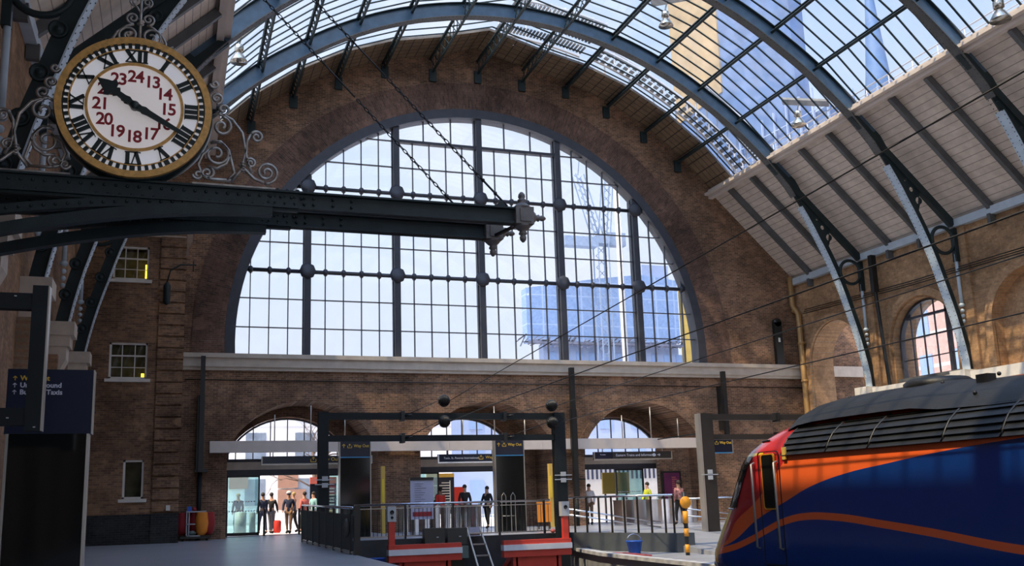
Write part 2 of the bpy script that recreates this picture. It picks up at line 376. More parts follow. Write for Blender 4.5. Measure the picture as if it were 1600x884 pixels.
W = 3.77; ZS = 7.05; T1 = 10.585; T2 = 14.23; T3 = 16.62; RC = 7.585; RW = 10.54; WX = 15.84
RC0 = 5.5
def r_in(th):
    a = abs(th if th <= 90 else 180-th)
    P = [(0, 15.5), (12, 15.12), (25, 14.95), (35, 14.95), (45, 14.75), (55, 14.62), (90, 14.62)]
    for (a0, r0), (a1, r1) in zip(P, P[1:]):
        if a <= a1: return r0+(r1-r0)*(a-a0)/(a1-a0)
    return 14.62
def pol(th, r): return (r*math.cos(R(th)), RC0+r*math.sin(R(th)))

# ================================================================== STRUCTURE
def roof_outline(r=15.75, n=40):
    pts = []
    for i in range(n+1):
        th = 38+104*i/n; x, z = pol(th, r + .55*max(0, 1-abs(x_(th))/2.2))
        pts.append((x, z))
    return pts
def x_(th): return 15.5*math.cos(R(th))
def arch_open(cx, hw, z0, zsp, rise, n=20):
    Rr = (hw*hw+rise*rise)/(2*rise); cz = zsp+rise-Rr; a = math.asin(min(1, hw/Rr))
    if rise > hw: a = PI-a
    pts = [(cx-hw, z0)]
    for i in range(n+1):
        t = -a+2*a*i/n; pts.append((cx+Rr*math.sin(t), cz+Rr*math.cos(t)))
    pts.append((cx+hw, z0)); return pts
def walls():
    # end wall, upper part with the great half-round opening
    top = roof_outline()
    outl = [(WX+.2, 6.5), (WX+.2, 11.2)]+top+[(-WX-.2, 11.2), (-WX-.2, 6.5)]
    a = math.asin((ZS-RC)/10.75)
    hole = [(10.75*math.cos(a), ZS-.05)]+[(10.75*math.cos(t), RC+10.75*math.sin(t)) for t in [a+(PI-2*a)*i/64 for i in range(65)]]
    mb = MB(); mb.plate([outl, hole], -.25, .9)
    # lower part with three arched passages
    o2 = [(-WX-.2, -1.5), (-WX-.2, 6.5), (WX+.2, 6.5), (WX+.2, -1.5)]
    hs = [arch_open(c, 2.95, -.02, 3.3, 1.95) for c in (-7.6, .05, 7.35)]
    base = [[(p[0], p[1]) for p in h] for h in hs]
    mb.plate([o2]+base, -.25, 2.6)
    struct(mb.build('wall_south', 'brick_x'))
    mb = MB(); mb.plate([circ(0, RC, 10.76, 64, -.05, PI+.05, True)+circ(0, RC, 12.0, 64, PI+.05, -.05, True)], -.29, -.2)
    o = mb.build('trim_1', 'brick_ring'); struct(o)
    mb = MB()
    for c in (-7.6, .05, 7.35):
        p = arch_open(c, 2.95, 3.3, 3.3, 1.95)[1:-1]; q = arch_open(c, 3.3, 3.3, 3.3, 2.3)[1:-1]
        mb.plate([p+q[::-1]], -.29, -.2)
    struct(mb.build('trim_2', 'brick_x'))
    # sill course across the end wall
    mb = MB(); mb.box(-12.4, WX, -.42, .5, 6.55, ZS); mb.box(-12.4, WX, -.5, -.25, 6.9, ZS+.02); mb.box(-12.4, WX, -.36, -.25, 6.42, 6.56)
    mb.box(17.05, 20, -.42, -.2, 6.55, ZS)
    struct(mb.build('trim_3', 'stone'))
    # continuation of the end wall into the neighbouring bay, seen through the side arches
    mb = MB(); mb.box(17.05, 20, -.25, .9, -1.5, 16)
    struct(mb.build('wall_southwest', 'brick_x'))
    # west wall with arches
    y0, y1 = -48, -.25
    outl = [(y1, -1.5), (y1, 11.3), (y0, 11.3), (y0, -1.5)]
    holes = [arch_open(-2.95, 1.75, -.4, 7.0, 1.75)]
    holes.append(arch_open(-8.25, 1.7, 5.45, 7.0, 1.7))
    for k in range(2, 9): holes.append(arch_open(-2.95-5.3*k, 1.78, 5.45, 7.0, 1.78))
    mb = MB(); mb.plate([outl]+holes, WX, 17.0, 'yz')
    for k in range(2, 9):
        c = -2.95-5.3*k
        # raised ring of the blind arches
        p = arch_open(c, 1.95, 5.45, 7.0, 1.95); q = arch_open(c, 2.25, 5.45, 7.0, 2.25)
    struct(mb.build('wall_west', 'brick_y'))
    mb = MB()
    for k in range(0, 9):
        c = -2.95-5.3*k
        p = arch_open(c, 1.78, 5.45 if k else 0, 7.0, 1.78); q = arch_open(c, 2.1, 5.45 if k else 0, 7.0, 2.1)
        mb.plate([p+q[::-1]], WX-.14, WX+.02, 'yz')
    for k in range(1, 9):   # flat brick piers between the arches
        mb.box(WX-.12, WX+.01, -5.3*k-.42, -5.3*k+.42, 5.4, 11)
    struct(mb.build('trim_4', 'brick_y'))
    # ledge and corbels under the ribs
    mb = MB(); mb.box(15.25, WX, -48, -5.7, 4.95, 5.35); mb.box(15.4, WX, -48, -5.7, 4.8, 4.95)
    for k in range(1, 9):
        mb.box(14.98, WX, -5.3*k-.36, -5.3*k+.36, 4.9, 5.42)
    struct(mb.build('trim_5', 'stone_w'))
    # east wall
    mb = MB(); mb.box(-16.8, -WX, -48, -.25, -1.5, 11.3)
    for k in range(1, 9): mb.box(-WX-.1, -WX+.28, -5.3*k-.55, -5.3*k+.55, -.6, 5.3)
    struct(mb.build('wall_east', 'brick_e'))
    mb = MB()
    for k in range(1, 9):
        y = -5.3*k
        mb.box(-WX, -15.2, y-.42, y+.42, 5.85, 6.22); mb.box(-WX, -15.3, y-.38, y+.38, 5.55, 5.86)
        mb.prism([(-WX, 4.7), (-15.55, 4.85), (-15.38, 5.2), (-15.38, 5.56), (-WX, 5.56)], y-.34, y+.34, 'xz')
    struct(mb.build('trim_6', 'stone'))
    # staff block in the corner
    mb = MB()
    wins = [[(-14.83, 9.4), (-13.6, 9.4), (-13.6, 10.65), (-14.83, 10.65)], [(-14.82, 5.77), (-13.53, 5.77), (-13.53, 7.08), (-14.82, 7.08)], [(-14.19, 1.55), (-13.5, 1.55), (-13.5, 2.9), (-14.19, 2.9)]]
    mb.plate([[(-WX, -.5), (-12.38, -.5), (-12.38, 11.4), (-WX, 11.4)]]+wins, -2.45, -2.15)
    mb.box(-12.62, -12.38, -2.15, -.25, -.5, 11.4)
    mb.box(-WX, -12.4, -2.15, -.25, 11.2, 11.4)
    for i in range(25):
        z = 1.06+i*.418
        mb.box(-13.2, -12.3, -2.53, -2.1, z+.03, z+.385)
    struct(mb.build('wall_southeast', 'brick_blk'))
    mb = MB(); mb.box(-WX, -13.22, -2.52, -2.4, -.4, 1.02); mb.box(-13.22, -12.28, -2.58, -.25, -.4, 1.04)
    struct(mb.build('baseboard_southeast', 'brick_dark'))
    mb = MB()
    for z0, z1, e in ((11.05, 11.2, .06), (11.2, 11.32, .14), (11.32, 11.5, .24), (11.5, 11.62, .3)):
        mb.box(-WX, -12.38+e, -2.45-e, -.25, z0, z1)
    mb.prism([(-2.3, 11.05), (-.25, 11.05), (-.25, 10.9)], -12.38, -12.2, 'yz')
    struct(mb.build('trim_7', 'stone'))
    for i, w in enumerate(wins):
        x0, z0 = w[0]; x1, z1 = w[2]
        fr = MB(); fw = .07
        fr.box(x0, x1, -2.4, -2.28, z0, z0+fw); fr.box(x0, x1, -2.4, -2.28, z1-fw, z1); fr.box(x0, x0+fw, -2.4, -2.28, z0, z1); fr.box(x1-fw, x1, -2.4, -2.28, z0, z1)
        if i < 2:
            fr.box(x0, x1, -2.38, -2.3, z0+.62*(z1-z0), z0+.62*(z1-z0)+.05)
            for k in (1, 2): xx = x0+(x1-x0)*k/3; fr.box(xx-.015, xx+.015, -2.37, -2.31, z0, z1)
            zz = z0+.32*(z1-z0); fr.box(x0, x1, -2.37, -2.31, zz-.012, zz+.012)
        o = struct(fr.build('window_%d' % (i+2), 'stone_w'))
        g = MB(); g.box(x0+.02, x1-.02, -2.345, -2.335, z0+.02, z1-.02); g.build('pane', 'glass', o)
        s = MB(); s.box(x0-.12, x1+.12, -2.56, -2.3, z0-.12, z0-.005); s.build('window_sill', 'stone_w', o)
        b = MB(); b.box(x0, x1, -1.6, -1.56, z0, z1); b.build('room_backing', 'curtain', o)
        if i < 2:
            t = MB()
            if i == 0: t.box(x1-.13, x1-.06, -2.27, -2.2, z0+.1, z0+.62)
            else: t.box(x1-.2, x1-.1, -2.27, -2.2, z0+.08, z0+.22)  # small glowing square imitates a yellowish reflection in the pane
            t.build('lamp_and_glint', 'lit', o)
m = MB(); m.plate([[(-16.8, -1.6), (17, -1.6), (17, 21.6), (-16.8, 21.6)], arch_open(-8, 5.5, 0, 8, 5.5), arch_open(8, 5.5, 0, 8, 5.5)], -49, -48); struct(m.build('wall_north_added', 'brick_x'))  # unseen wall added to darken reflections, arched to admit fill light
walls()

def great_window():
    fr = MB()
    a = math.asin((ZS-RC)/10.75)
    n = 72
    ts = [a+(PI-2*a)*i/n for i in range(n+1)]
    fr.plate([[(10.76*math.cos(t), RC+10.76*math.sin(t)) for t in ts]+[(10.36*math.cos(t), RC+10.36*math.sin(t)) for t in ts[::-1]]], -.3, .35)
    fr.box(-10.4, 10.4, -.1, .25, ZS-.02, ZS+.06)
    o = struct(fr.build('window_1', 'iron_win'))
    def ztop(x, r=10.4): return RC+math.sqrt(max(0, r*r-x*x))
    for i in range(-2, 3):
        x = i*W; m = MB(); m.box(x-.13, x+.13, -.22, .3, ZS, ztop(x)); m.box(x-.17, x+.17, -.02, .06, ZS, ztop(x))
        m.lathe([(.0, -.02), (.2, -.02), (.34, .04), (.34, .12), (.2, .2), (0, .2)], (x, -.3, T1), 'y', 8)
        m.lathe([(.0, -.02), (.2, -.02), (.34, .04), (.34, .12), (.2, .2), (0, .2)], (x, -.3, T2), 'y', 8)
        m.box(x-.1, x+.1, -.24, -.1, ZS, ZS+.1)
        m.build('mullion', 'iron_win', o)
    for z in (T1, T2):
        hx = math.sqrt(10.4**2-(z-RC)**2); m = MB(); m.tube([(-hx, -.05, z), (hx, -.05, z)], .085, 8)
        k = -13
        while k <= 13:
            x = k*W/5
            if abs(x) < hx and k % 5: m.lathe([(.085, -.1), (.15, -.05), (.15, .05), (.085, .1)], (x, -.05, z), 'x', 8); m.ball((x, -.05, z-.13), .05, 6)
            k += 1
        m.build('transom', 'iron_win', o)
    m = MB(); m.box(-W, W, -.16, .1, T3-.06, T3+.06); m.build('transom', 'iron_win', o)
    m = MB()
    for k in range(-13, 14):
        if k % 5 == 0: continue
        x = k*W/5; zt = ztop(x)
        if abs(x) < W: zt = T3
        m.box(x-.018, x+.018, -.06, .05, ZS, zt)
    for s in (-1, 1):
        for q in (1, 2): x = s*W*q/3; m.box(x-.02, x+.02, -.06, .05, T3, ztop(x))
    for z in (ZS+1.17, ZS+2.36, T1+1.2, T1+2.42, T2+1.2, T2+2.39):
        hx = math.sqrt(10.4**2-(z-RC)**2)
        if z > T2+2: 
            for s in (-1, 1): m.box(min(s*W, s*hx), max(s*W, s*hx), -.06, .05, z-.018, z+.018)
        else: m.box(-hx, hx, -.06, .05, z-.018, z+.018)
    m.build('glazing_bars', 'iron_win', o)
    g = MB(); g.plate([[(10.4*math.cos(t), RC+10.4*math.sin(t)) for t in ts]], -.004, .004); g.build('glass_panes', 'glass', o)
great_window()

def side_window():
    o = None
    p = arch_open(-8.25, 1.7, 5.5, 7.0, 1.7); q = arch_open(-8.25, 1.6, 5.6, 7.0, 1.6)
    m = MB(); m.plate([p, q], 16.15, 16.35, 'yz'); m.box(16.2, 16.35, -9.25, -9.1, 5.5, 8.4); m.box(16.2, 16.35, -9.95, -6.55, 8.0, 8.1)
    for y in (-7.2, -7.85, -8.5, -9.6): m.box(16.24, 16.3, y-.02, y+.02, 5.5, 7+math.sqrt(max(0, 1.65**2-(y+8.25)**2)))
    for z in (6.35, 7.2): m.box(16.24, 16.3, -9.9, -6.6, z-.02, z+.02)
    o = struct(m.build('window_5', 'iron_win'))
    g = MB(); g.plate([q], 16.266, 16.272, 'yz'); g.build('glass_panes', 'glass', o)
    s = MB(); s.box(15.9, 16.4, -9.95, -6.55, 5.42, 5.6); s.build('window_sill', 'rafter', o)
    # blind arches farther along the west wall
    m = MB()
    for k in range(2, 9):
        c = -2.95-5.3*k
        m.box(WX+.4, WX+.7, c-2, c+2, 5.3, 9.0)
    struct(m.build('wall_recess', 'brick_y'))
side_window()

def floors():
    m = MB()
    # east platform: level concourse, short slope, lower platform
    def slab(poly, ztop, zb=-1.4):
        n = len(poly); v = [(x, y, zb) for x, y in poly]+[(x, y, z) for (x, y), z in zip(poly, ztop)]
        m.add(v, [tuple(range(n)), tuple(range(n, 2*n))]+[(i, (i+1) % n, n+(i+1) % n, n+i) for i in range(n)])
    slab([(-16.8, -48), (-16.8, 3.2), (-8.4, 3.2), (-8.4, -48)], [0]*4)
    slab([(-8.4, -7.6), (-8.4, 3.2), (17.0, 3.2), (17.0, -7.6)], [0]*4)
    struct(m.build('floor', 'floor'))
    m = MB()
    slab([(.37, -7.6), (-.35, -11.9), (-.43, -14.5), (-.3, -48), (17.0, -48), (17.0, -7.6)], [-.5]*6)
    slab([(1.9, -7.6), (1.9, -16), (17.0, -16), (17.0, -7.6)], [0, -.495, -.495, 0], -.8)
    struct(m.build('floor_west', 'floor_r'))
    m = MB(); m.box(-8.4, .6, -48, -7.6, -1.6, -1.42)
    struct(m.build('floor_trackbed', 'pit'))
    m = MB(); pts = [(.40, -7.6), (-.32, -11.9), (-.40, -14.5), (-.27, -48)]
    for (a, b), (c, d) in zip(pts, pts[1:]): m.bar((a, b, -.48), (c, d, -.48), .3, .1)
    struct(m.build('trim_8', 'coping'))
    m = MB(); m.box(-8.35, .4, -7.75, -7.6, -1.4, .02)
    m.box(-8.41, -8.36, -48, -7.6, -1.4, -.02); struct(m.build('trim_9', 'pitwall'))
    for cx, lab in ((-5.3, 'pair of rails on the empty track by the east platform'), (-1.7, 'pair of rails under the blue and orange train')):
        m = MB()
        for s in (-1, 1):
            x = cx+s*.75; m.box(x-.035, x+.035, -48, -10.4, -1.34, -1.3); m.box(x-.01, x+.01, -48, -10.4, -1.42, -1.34); m.box(x-.07, x+.07, -48, -10.4, -1.43, -1.41)
        t = m.build('railway_track', 'rail'); tag(t, lab, 'track', 'station tracks')
floors()

# ------------------------------------------------------------------ roof
ANG = [40.3, 48.55, 56.8, 65.1, 73.4, 81.7, 90, 98.3, 106.6, 114.9, 123.2, 131.45, 139.7]
def skin_r(th): return 15.35 + (.45 if abs(th-90) < .1 else 0)
YN = -48
def roof():
    g = MB()
    for a, b in zip(ANG, ANG[1:]):
        p, q = pol(a, skin_r(a)), pol(b, skin_r(b))
        g.add([(p[0], YN, p[1]), (p[0], -2.1, p[1]), (q[0], -2.1, q[1]), (q[0], YN, q[1])], [(0, 1, 2, 3)])
    o = struct(g.build('ceiling', 'glass_roof'))
    bars = MB(); y = -2.5
    while y > YN:
        for a, b in zip(ANG, ANG[1:]):
            p, q = pol(a, skin_r(a)-.03), pol(b, skin_r(b)-.03)
            bars.bar((p[0], y, p[1]), (q[0], y, q[1]), .035, .06, (0, 1, 0))
        y -= .607
    bars.build('glazing_bars', 'iron', o)
    s = MB()
    for a, b in zip(ANG, ANG[1:]):
        p, q = pol(a, skin_r(a)+.02), pol(b, skin_r(b)+.02); p2, q2 = pol(a, skin_r(a)+.12), pol(b, skin_r(b)+.12)
        v = [(x, y, z) for y in (-2.1, .2) for x, z in (p, q, q2, p2)]
        s.add(v, [(0, 1, 2, 3), (4, 5, 6, 7), (0, 1, 5, 4), (1, 2, 6, 5), (2, 3, 7, 6), (3, 0, 4, 7)])
    struct(s.build('ceiling_lining', 'roofstrip'))
    # boarded lower slopes, gutter beams, eaves
    b = MB(); gt = MB(); ev = MB()
    for sg in (-1, 1):
        v = [(sg*11.6, 0, 15.42), (sg*16.05, 0, 11.12), (sg*16.05, YN, 11.12), (sg*11.6, YN, 15.42)]
        v += [(x, y, z+.12) for x, y, z in v]
        b.add(v, [(0, 1, 2, 3), (4, 5, 6, 7), (0, 1, 5, 4), (1, 2, 6, 5), (2, 3, 7, 6), (3, 0, 4, 7)])
        gt.box(min(sg*11.5, sg*11.72), max(sg*11.5, sg*11.72), YN, 0, 15.05, 15.5)
        gt.box(min(sg*11.3, sg*11.5), max(sg*11.3, sg*11.5), YN, 0, 15.2, 15.32)
        ev.box(min(sg*15.6, sg*15.88), max(sg*15.6, sg*15.88), YN, -.25, 10.95, 11.25)
    struct(b.build('ceiling_boards', 'boards')); struct(gt.build('trim_10', 'iron_sofp' if 0 else 'beige')); struct(ev.build('trim_11', 'eave'))
    for sg, nm in ((1, 'right'), (-1, 'left')):
        for k in range(0, 6):
            for f in (1, 2):
                y = -5.3*k-5.3*f/3
                if y < YN: continue
                m = MB(); m.bar((sg*11.73, y, 15.08), (sg*15.73, y, 11.22), .15, .26, (0, 1, 0) if 0 else (1, 0, 1))
                m.box(min(sg*15.55, sg*15.82), max(sg*15.55, sg*15.82), y-.07, y+.07, 10.62, 10.98)
                t = m.build('rafter', 'rafter')
                if k < 6: lab = '%s of two grey rafters in the %s bay from the end wall, %s slope' % (('farther', 'nearer')[f-1], ('first', 'second', 'third', 'fourth', 'fifth', 'sixth')[k], nm)
                else: lab = 'grey rafter under the boarded slope behind the viewpoint'
                tag(t, lab, 'rafter', 'rafters under the boarded slopes')
    # lattice purlins
    words = {0: 'at the ridge', 1: 'first', 2: 'second', 3: 'third', 4: 'fourth', 5: 'fifth'}
    for i, th in enumerate(ANG[1:-1], 1):
        side = 6-i
        m = MB(); c = math.cos(R(th)); s_ = math.sin(R(th)); dp = .62 if abs(side) <= 1 else .24
        def P(r, y): return (r*c, y, RC0+r*s_)
        up = (c, 0, s_)
        ro = 15.2; ri = 15.2-dp
        m.bar(P(ro, -.26), P(ro, YN+.05), .12, .06, up); m.bar(P(ri, -.26), P(ri, YN+.05), .10, .05, up)
        y = -.26; j = 0
        st_ = .55 if dp > .5 else .4
        while y-st_ > YN:
            m.bar(P(ro, y), P(ri, y-st_), .03, .03, up); m.bar(P(ri, y), P(ro, y-st_), .03, .03, up); y -= st_
        m.box(P(ri, 0)[0]-.16, P(ri, 0)[0]+.16, -.36, -.26, P(ri, 0)[2]-.45, P(ri, 0)[2]+.1)
        t = m.build('lattice_purlin', 'iron')
        lab = 'lattice purlin along the ridge of the glass roof' if side == 0 else 'dark lattice roof purlin, %s from the ridge on the %s' % (words[abs(side)], 'right' if side > 0 else 'left')
        tag(t, lab, 'purlin', 'purlins of the glass roof')
roof()

def rib(k):
    y = -5.3*k
    names = {1: 'nearest the end wall', 2: 'second from the end wall', 3: 'third from the end wall', 4: 'fourth from the end wall', 5: 'fifth from the end wall', 6: 'sixth from the end wall'}
    lab = 'riveted blue-grey iron arch rib, %s' % names.get(k, 'behind the viewpoint')
    o = thing('roof_rib', lab, 'rib', (0, y, 0), 'arch ribs of the train shed')
    a0, a1 = -.6, 177.3
    n = 90; th = [a0+(a1-a0)*i/n for i in range(n+1)]
    m = MB(); inn = [pol(t, r_in(t)) for t in th]; out = [pol(t, r_in(t)+.55) for t in th]
    for lo, hi, mm, nm in ((a0, 36, 'iron', 'lower_web'), (36, 144, 'iron_rib', 'web'), (144, a1, 'iron', 'lower_web')):  # shade coloured into the dark lower webs, sky reflection into the upper
        ii = [lo+(hi-lo)*q/40 for q in range(41)]
        dp = lambda t: .55-.21*max(0, min(1, (36-min(t, 180-t))/8))
        m = MB(); m.plate([[pol(t, r_in(t)) for t in ii]+[pol(t, r_in(t)+dp(t)) for t in ii[::-1]]], y-.03, y+.03); m.build(nm, mm, o)
    # flanges
    def flange(r, off, wid, lo, hi, mn, name):
        m = MB(); tt = [t for t in th if lo <= t <= hi]
        v = []
        for t in tt:
            for dr in (0, .03):
                for s in (-1, 1): x, z = pol(t, r_in(t)+off+dr); v.append((x, y+s*wid/2, z))
        f = []
        for i in range(len(tt)-1):
            a = i*4; b = a+4
            f += [(a, a+1, b+1, b), (a+2, b+2, b+3, a+3), (a, b, b+2, a+2), (a+1, a+3, b+3, b+1)]
        f += [(0, 1, 3, 2), (len(v)-4, len(v)-2, len(v)-1, len(v)-3)]
        m.add(v, f)
        return m
    def rivets(m, lo, hi, off, wid):
        t = lo
        while t < hi:
            for s in (-1, 1):
                x, z = pol(t, r_in(t)+off); ux, uz = -math.cos(R(t)), -math.sin(R(t)); tx, tz = uz, -ux; q = .026
                yy = y+s*wid*.36
                m.add([(x+tx*q, yy, z+tz*q), (x, yy+q, z), (x-tx*q, yy, z-tz*q), (x, yy-q, z), (x+ux*.02, yy, z+uz*.02)], [(0, 1, 4), (1, 2, 4), (2, 3, 4), (3, 0, 4)])
            t += .62
        return m
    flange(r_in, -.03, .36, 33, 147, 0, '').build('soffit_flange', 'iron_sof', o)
    flange(r_in, -.03, .36, a0, 33, 0, '').build('lower_soffit', 'iron_sofp', o)  # pale colour imitates window glare on the lower soffit
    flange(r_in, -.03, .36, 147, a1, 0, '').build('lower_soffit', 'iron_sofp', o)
    flange(r_in, .55, .3, 35, 145, 0, '').build('top_flange', 'iron', o)
    if k <= 5:
        m = MB(); rivets(m, a0, a1, -.03, .36); m.build('rivets', 'iron_black', o)['kind'] = 'stuff'
    for sg in (1, -1):
        m = MB(); m.bar((sg*11.45, y, 15.08), (sg*15.62, y, 11.06), .2, .28, (1, 0, 1) if sg > 0 else (-1, 0, 1)); m.build('rafter_beam', 'iron', o)
        # pierced spandrel plate between arch and rafter
        arc = [pol(t, r_in(t)+.3) for t in [35-12*i/12 for i in range(13)]]
        raf = [(x, 15.0-.964*(x-11.45)) for x in (12.2, 12.8, 13.4, 14.0, 14.22)]
        poly = [(sg*x, z) for x, z in arc]+[(sg*x, z) for x, z in raf[::-1]]
        hol = []
        for t, rr in ((29.2, .035), (27.9, .065), (26.3, .10), (24.4, .15)):
            x, z = pol(t, r_in(t)+.34+rr*1.35+.02); hol.append(circ(sg*x, z, rr, 14))
        m = MB(); m.plate([poly]+hol, y-.025, y+.025); m.build('pierced_spandrel', 'iron', o)
        m = MB(); m.tube([(sg*15.08+.52*math.cos(2*PI*i/28), y, 10.42+.52*math.sin(2*PI*i/28)) for i in range(28)], .07, 8, True); m.bar((sg*15.62, y, 10.9), (sg*15.62, y, 9.6), .16, .2, (0, 1, 0)); m.build('spandrel_ring', 'iron', o)
        m = MB(); m.tube([(sg*15.6, y, 9.9), (sg*15.6, y, 7.9)], .065, 8); m.lathe([(.065, 0), (.11, .04), (.11, .1), (.065, .14)], (sg*15.6, y, 7.85), 'z', 10)
        for zz in (7.7, 7.5, 7.3): m.ball((sg*15.6, y, zz), .075, 8)
        m.build('drop_rod', 'iron_sofp', o)
    # lower webs: stiffener plates with cast rosettes
    for sg in (1, -1):
        lo, hi = (1, 34) if sg > 0 else (146, 176)
        for i in range(9 if k <= 4 and sg < 0 else 0):
            m = MB(); t = lo+(hi-lo)*(i+.5)/9; x, z = pol(t, r_in(t)+.27)
            m.lathe([(.17, 0), (.17, -.05), (.13, -.05), (.12, -.02), (.07, -.02), (.05, -.07), (0, -.08)], (x, y-.03, z), 'y', 14)
            m.build('rosette', 'iron', o)
for k in range(1, 7): rib(k)

# ------------------------------------------------------------------ clock bracket
def bracket():
    for idx, y in ((0, -24.0), (1, -23.0)):
        xe = -7.25 if idx == 0 else -7.45
        o = thing('girder', 'long dark riveted bracket girder carrying the clock' if idx == 0 else 'rear dark girder running behind the clock girder', 'girder', (-WX, y, 5.9), 'bracket girders')
        m = MB(); zt = 6.0; zb = 5.72
        m.box(-WX, xe, y-.02, y+.02, zb, zt); m.box(-WX, xe, y-.1, y+.1, zt-.03, zt); m.box(-WX, xe, y-.1, y+.1, zb, zb+.03)
        m.build('beam', 'iron', o)
        # arched lower chord merging into the beam, with a shorter middle chord
        m = MB(); a = []
        for i in range(25):
            x = -WX+(4.6)*i/24; t = (x+WX)/4.6; a.append((x, 4.98+.78*math.sin(t*PI/2)**.9))
        m.plate([a+[(x, z-.17) for x, z in a[::-1]]], y-.085, y+.085)
        m.build('arched_lower_chord', 'iron', o)
        m = MB(); b = []
        for i in range(21):
            x = -WX+3.6*i/20; t = (x+WX)/3.6; b.append((x, 5.36+.42*math.sin(t*PI/2)))
        m.plate([b+[(x, z-.14) for x, z in b[::-1]]], y-.06, y+.06)
        m.build('middle_chord', 'iron', o)
        m = MB(); m.box(-WX, -10.84, y-.045, y+.045, 5.68, 6.02); m.build('cover_plate', 'iron', o)
        m = MB()
        for i in range(34):
            x = -WX+.25+i*.16
            if x < -10.7: m.ball((x, y-.05, 5.90), .026, 6); m.ball((x+.06, y-.05, 5.76), .026, 6)
            if x < -12.5:
                t = (x+WX)/3.6; m.ball((x, y-.065, 5.29+.42*math.sin(min(1, t)*PI/2)), .026, 6)
        for x in (-11.3, -11.2, -11.05, -10.9, -10.75, -10.6, -10.3, -10.0):
            for z in (5.81, 5.91): m.ball((x, y-.04, z), .024, 6)
        for x in (-11.3, -11.15, -11.0, -10.85, -10.7): m.ball((x, y, 6.02), .04, 6)
        m.build('rivets', 'iron', o)['kind'] = 'stuff'
        m = MB(); m.prism([(xe-.35, 6.0), (xe-.12, 6.0), (xe-.2, 6.14)], y-.03, y+.03, 'xz'); m.build('chain_lug', 'iron', o)
        # cast end block with finials
        f = thing('finial', 'grey cast end block with turned knobs on the front girder tip' if idx == 0 else 'grey cast end block on the rear girder tip', 'finial', (xe, y, 5.86), 'girder end finials')
        cx = xe+.2
        m = MB(); m.box(cx-.2, cx+.12, y-.14, y+.14, 5.71, 6.01); m.box(cx-.13, cx+.06, y-.16, y-.13, 5.75, 5.97); m.build('block', 'finial', f)
        prof = [(.16, 0), (.14, .03), (.10, .07), (.055, .10), (.075, .13), (.075, .15), (.045, .17), (.062, .2), (.055, .25), (.02, .29), (0, .295)]
        if idx == 0:
            m = MB(); m.lathe([(r, h) for r, h in prof], (cx-.04, y, 6.01), 'z', 14); m.build('knob', 'finial', f)
        m = MB(); m.lathe([(r*.95, -h) for r, h in prof], (cx-.04, y, 5.71), 'z', 14); m.build('knob', 'finial', f)
        m = MB(); m.lathe([(r*.8, h*.9) for r, h in prof], (cx+.12, y, 5.86), 'x', 14); m.build('knob', 'finial', f)
        # chains
        p0 = Vector((xe-.1, y, 6.03)) if idx == 0 else Vector((xe-.25, y, 6.03))
        p1 = Vector((-11.9, y, 10.55)) if idx == 0 else Vector((-12.6, y, 11.15))
        p1 = p0 + (Vector((-10.52, -24, 9.35)) - Vector((-7.27, -24, 6.06)))*1.55 if idx == 0 else p0 + (Vector((-10.93, -23, 9.83))-Vector((-7.65, -23, 6.44)))*1.5
        m = MB(); d = (p1-p0); Ln = d.length; d.normalize(); a = d.cross(Vector((0, 1, 0))).normalized(); bb = Vector((0, 1, 0))
        t = .6; i = 0; m.tube([p0, p0+d*.62], .018, 6); m.ball(p0+d*.3, .035, 8); m.ball(p0+d*.6, .035, 8)
        while t < Ln:
            w = a if i % 2 else bb; L_ = .05
            m.tube([p0+d*(t+L_*1.25*math.cos(q))+w*(.024*math.sin(q)) for q in [2*PI*j/10 for j in range(10)]], .009, 5, True)
            t += .098; i += 1
            if t > Ln*.42 and t < Ln*.43 or i == 24: m.tube([p0+d*t, p0+d*(t+.8)], .014, 6); t += .8
        c = m.build('chain', 'iron_black'); tag(c, 'chain holding up the tip of the front clock girder' if idx == 0 else 'chain holding up the tip of the rear girder', 'chain', 'girder chains')
    m = MB(); m.bar((-7.1, -23.84, 5.78), (-7.3, -23.2, 5.75), .05, .05); o = m.build('tie_bar', 'iron_black'); tag(o, 'short dark tie bar between the two girder tips', 'tie bar')
bracket()

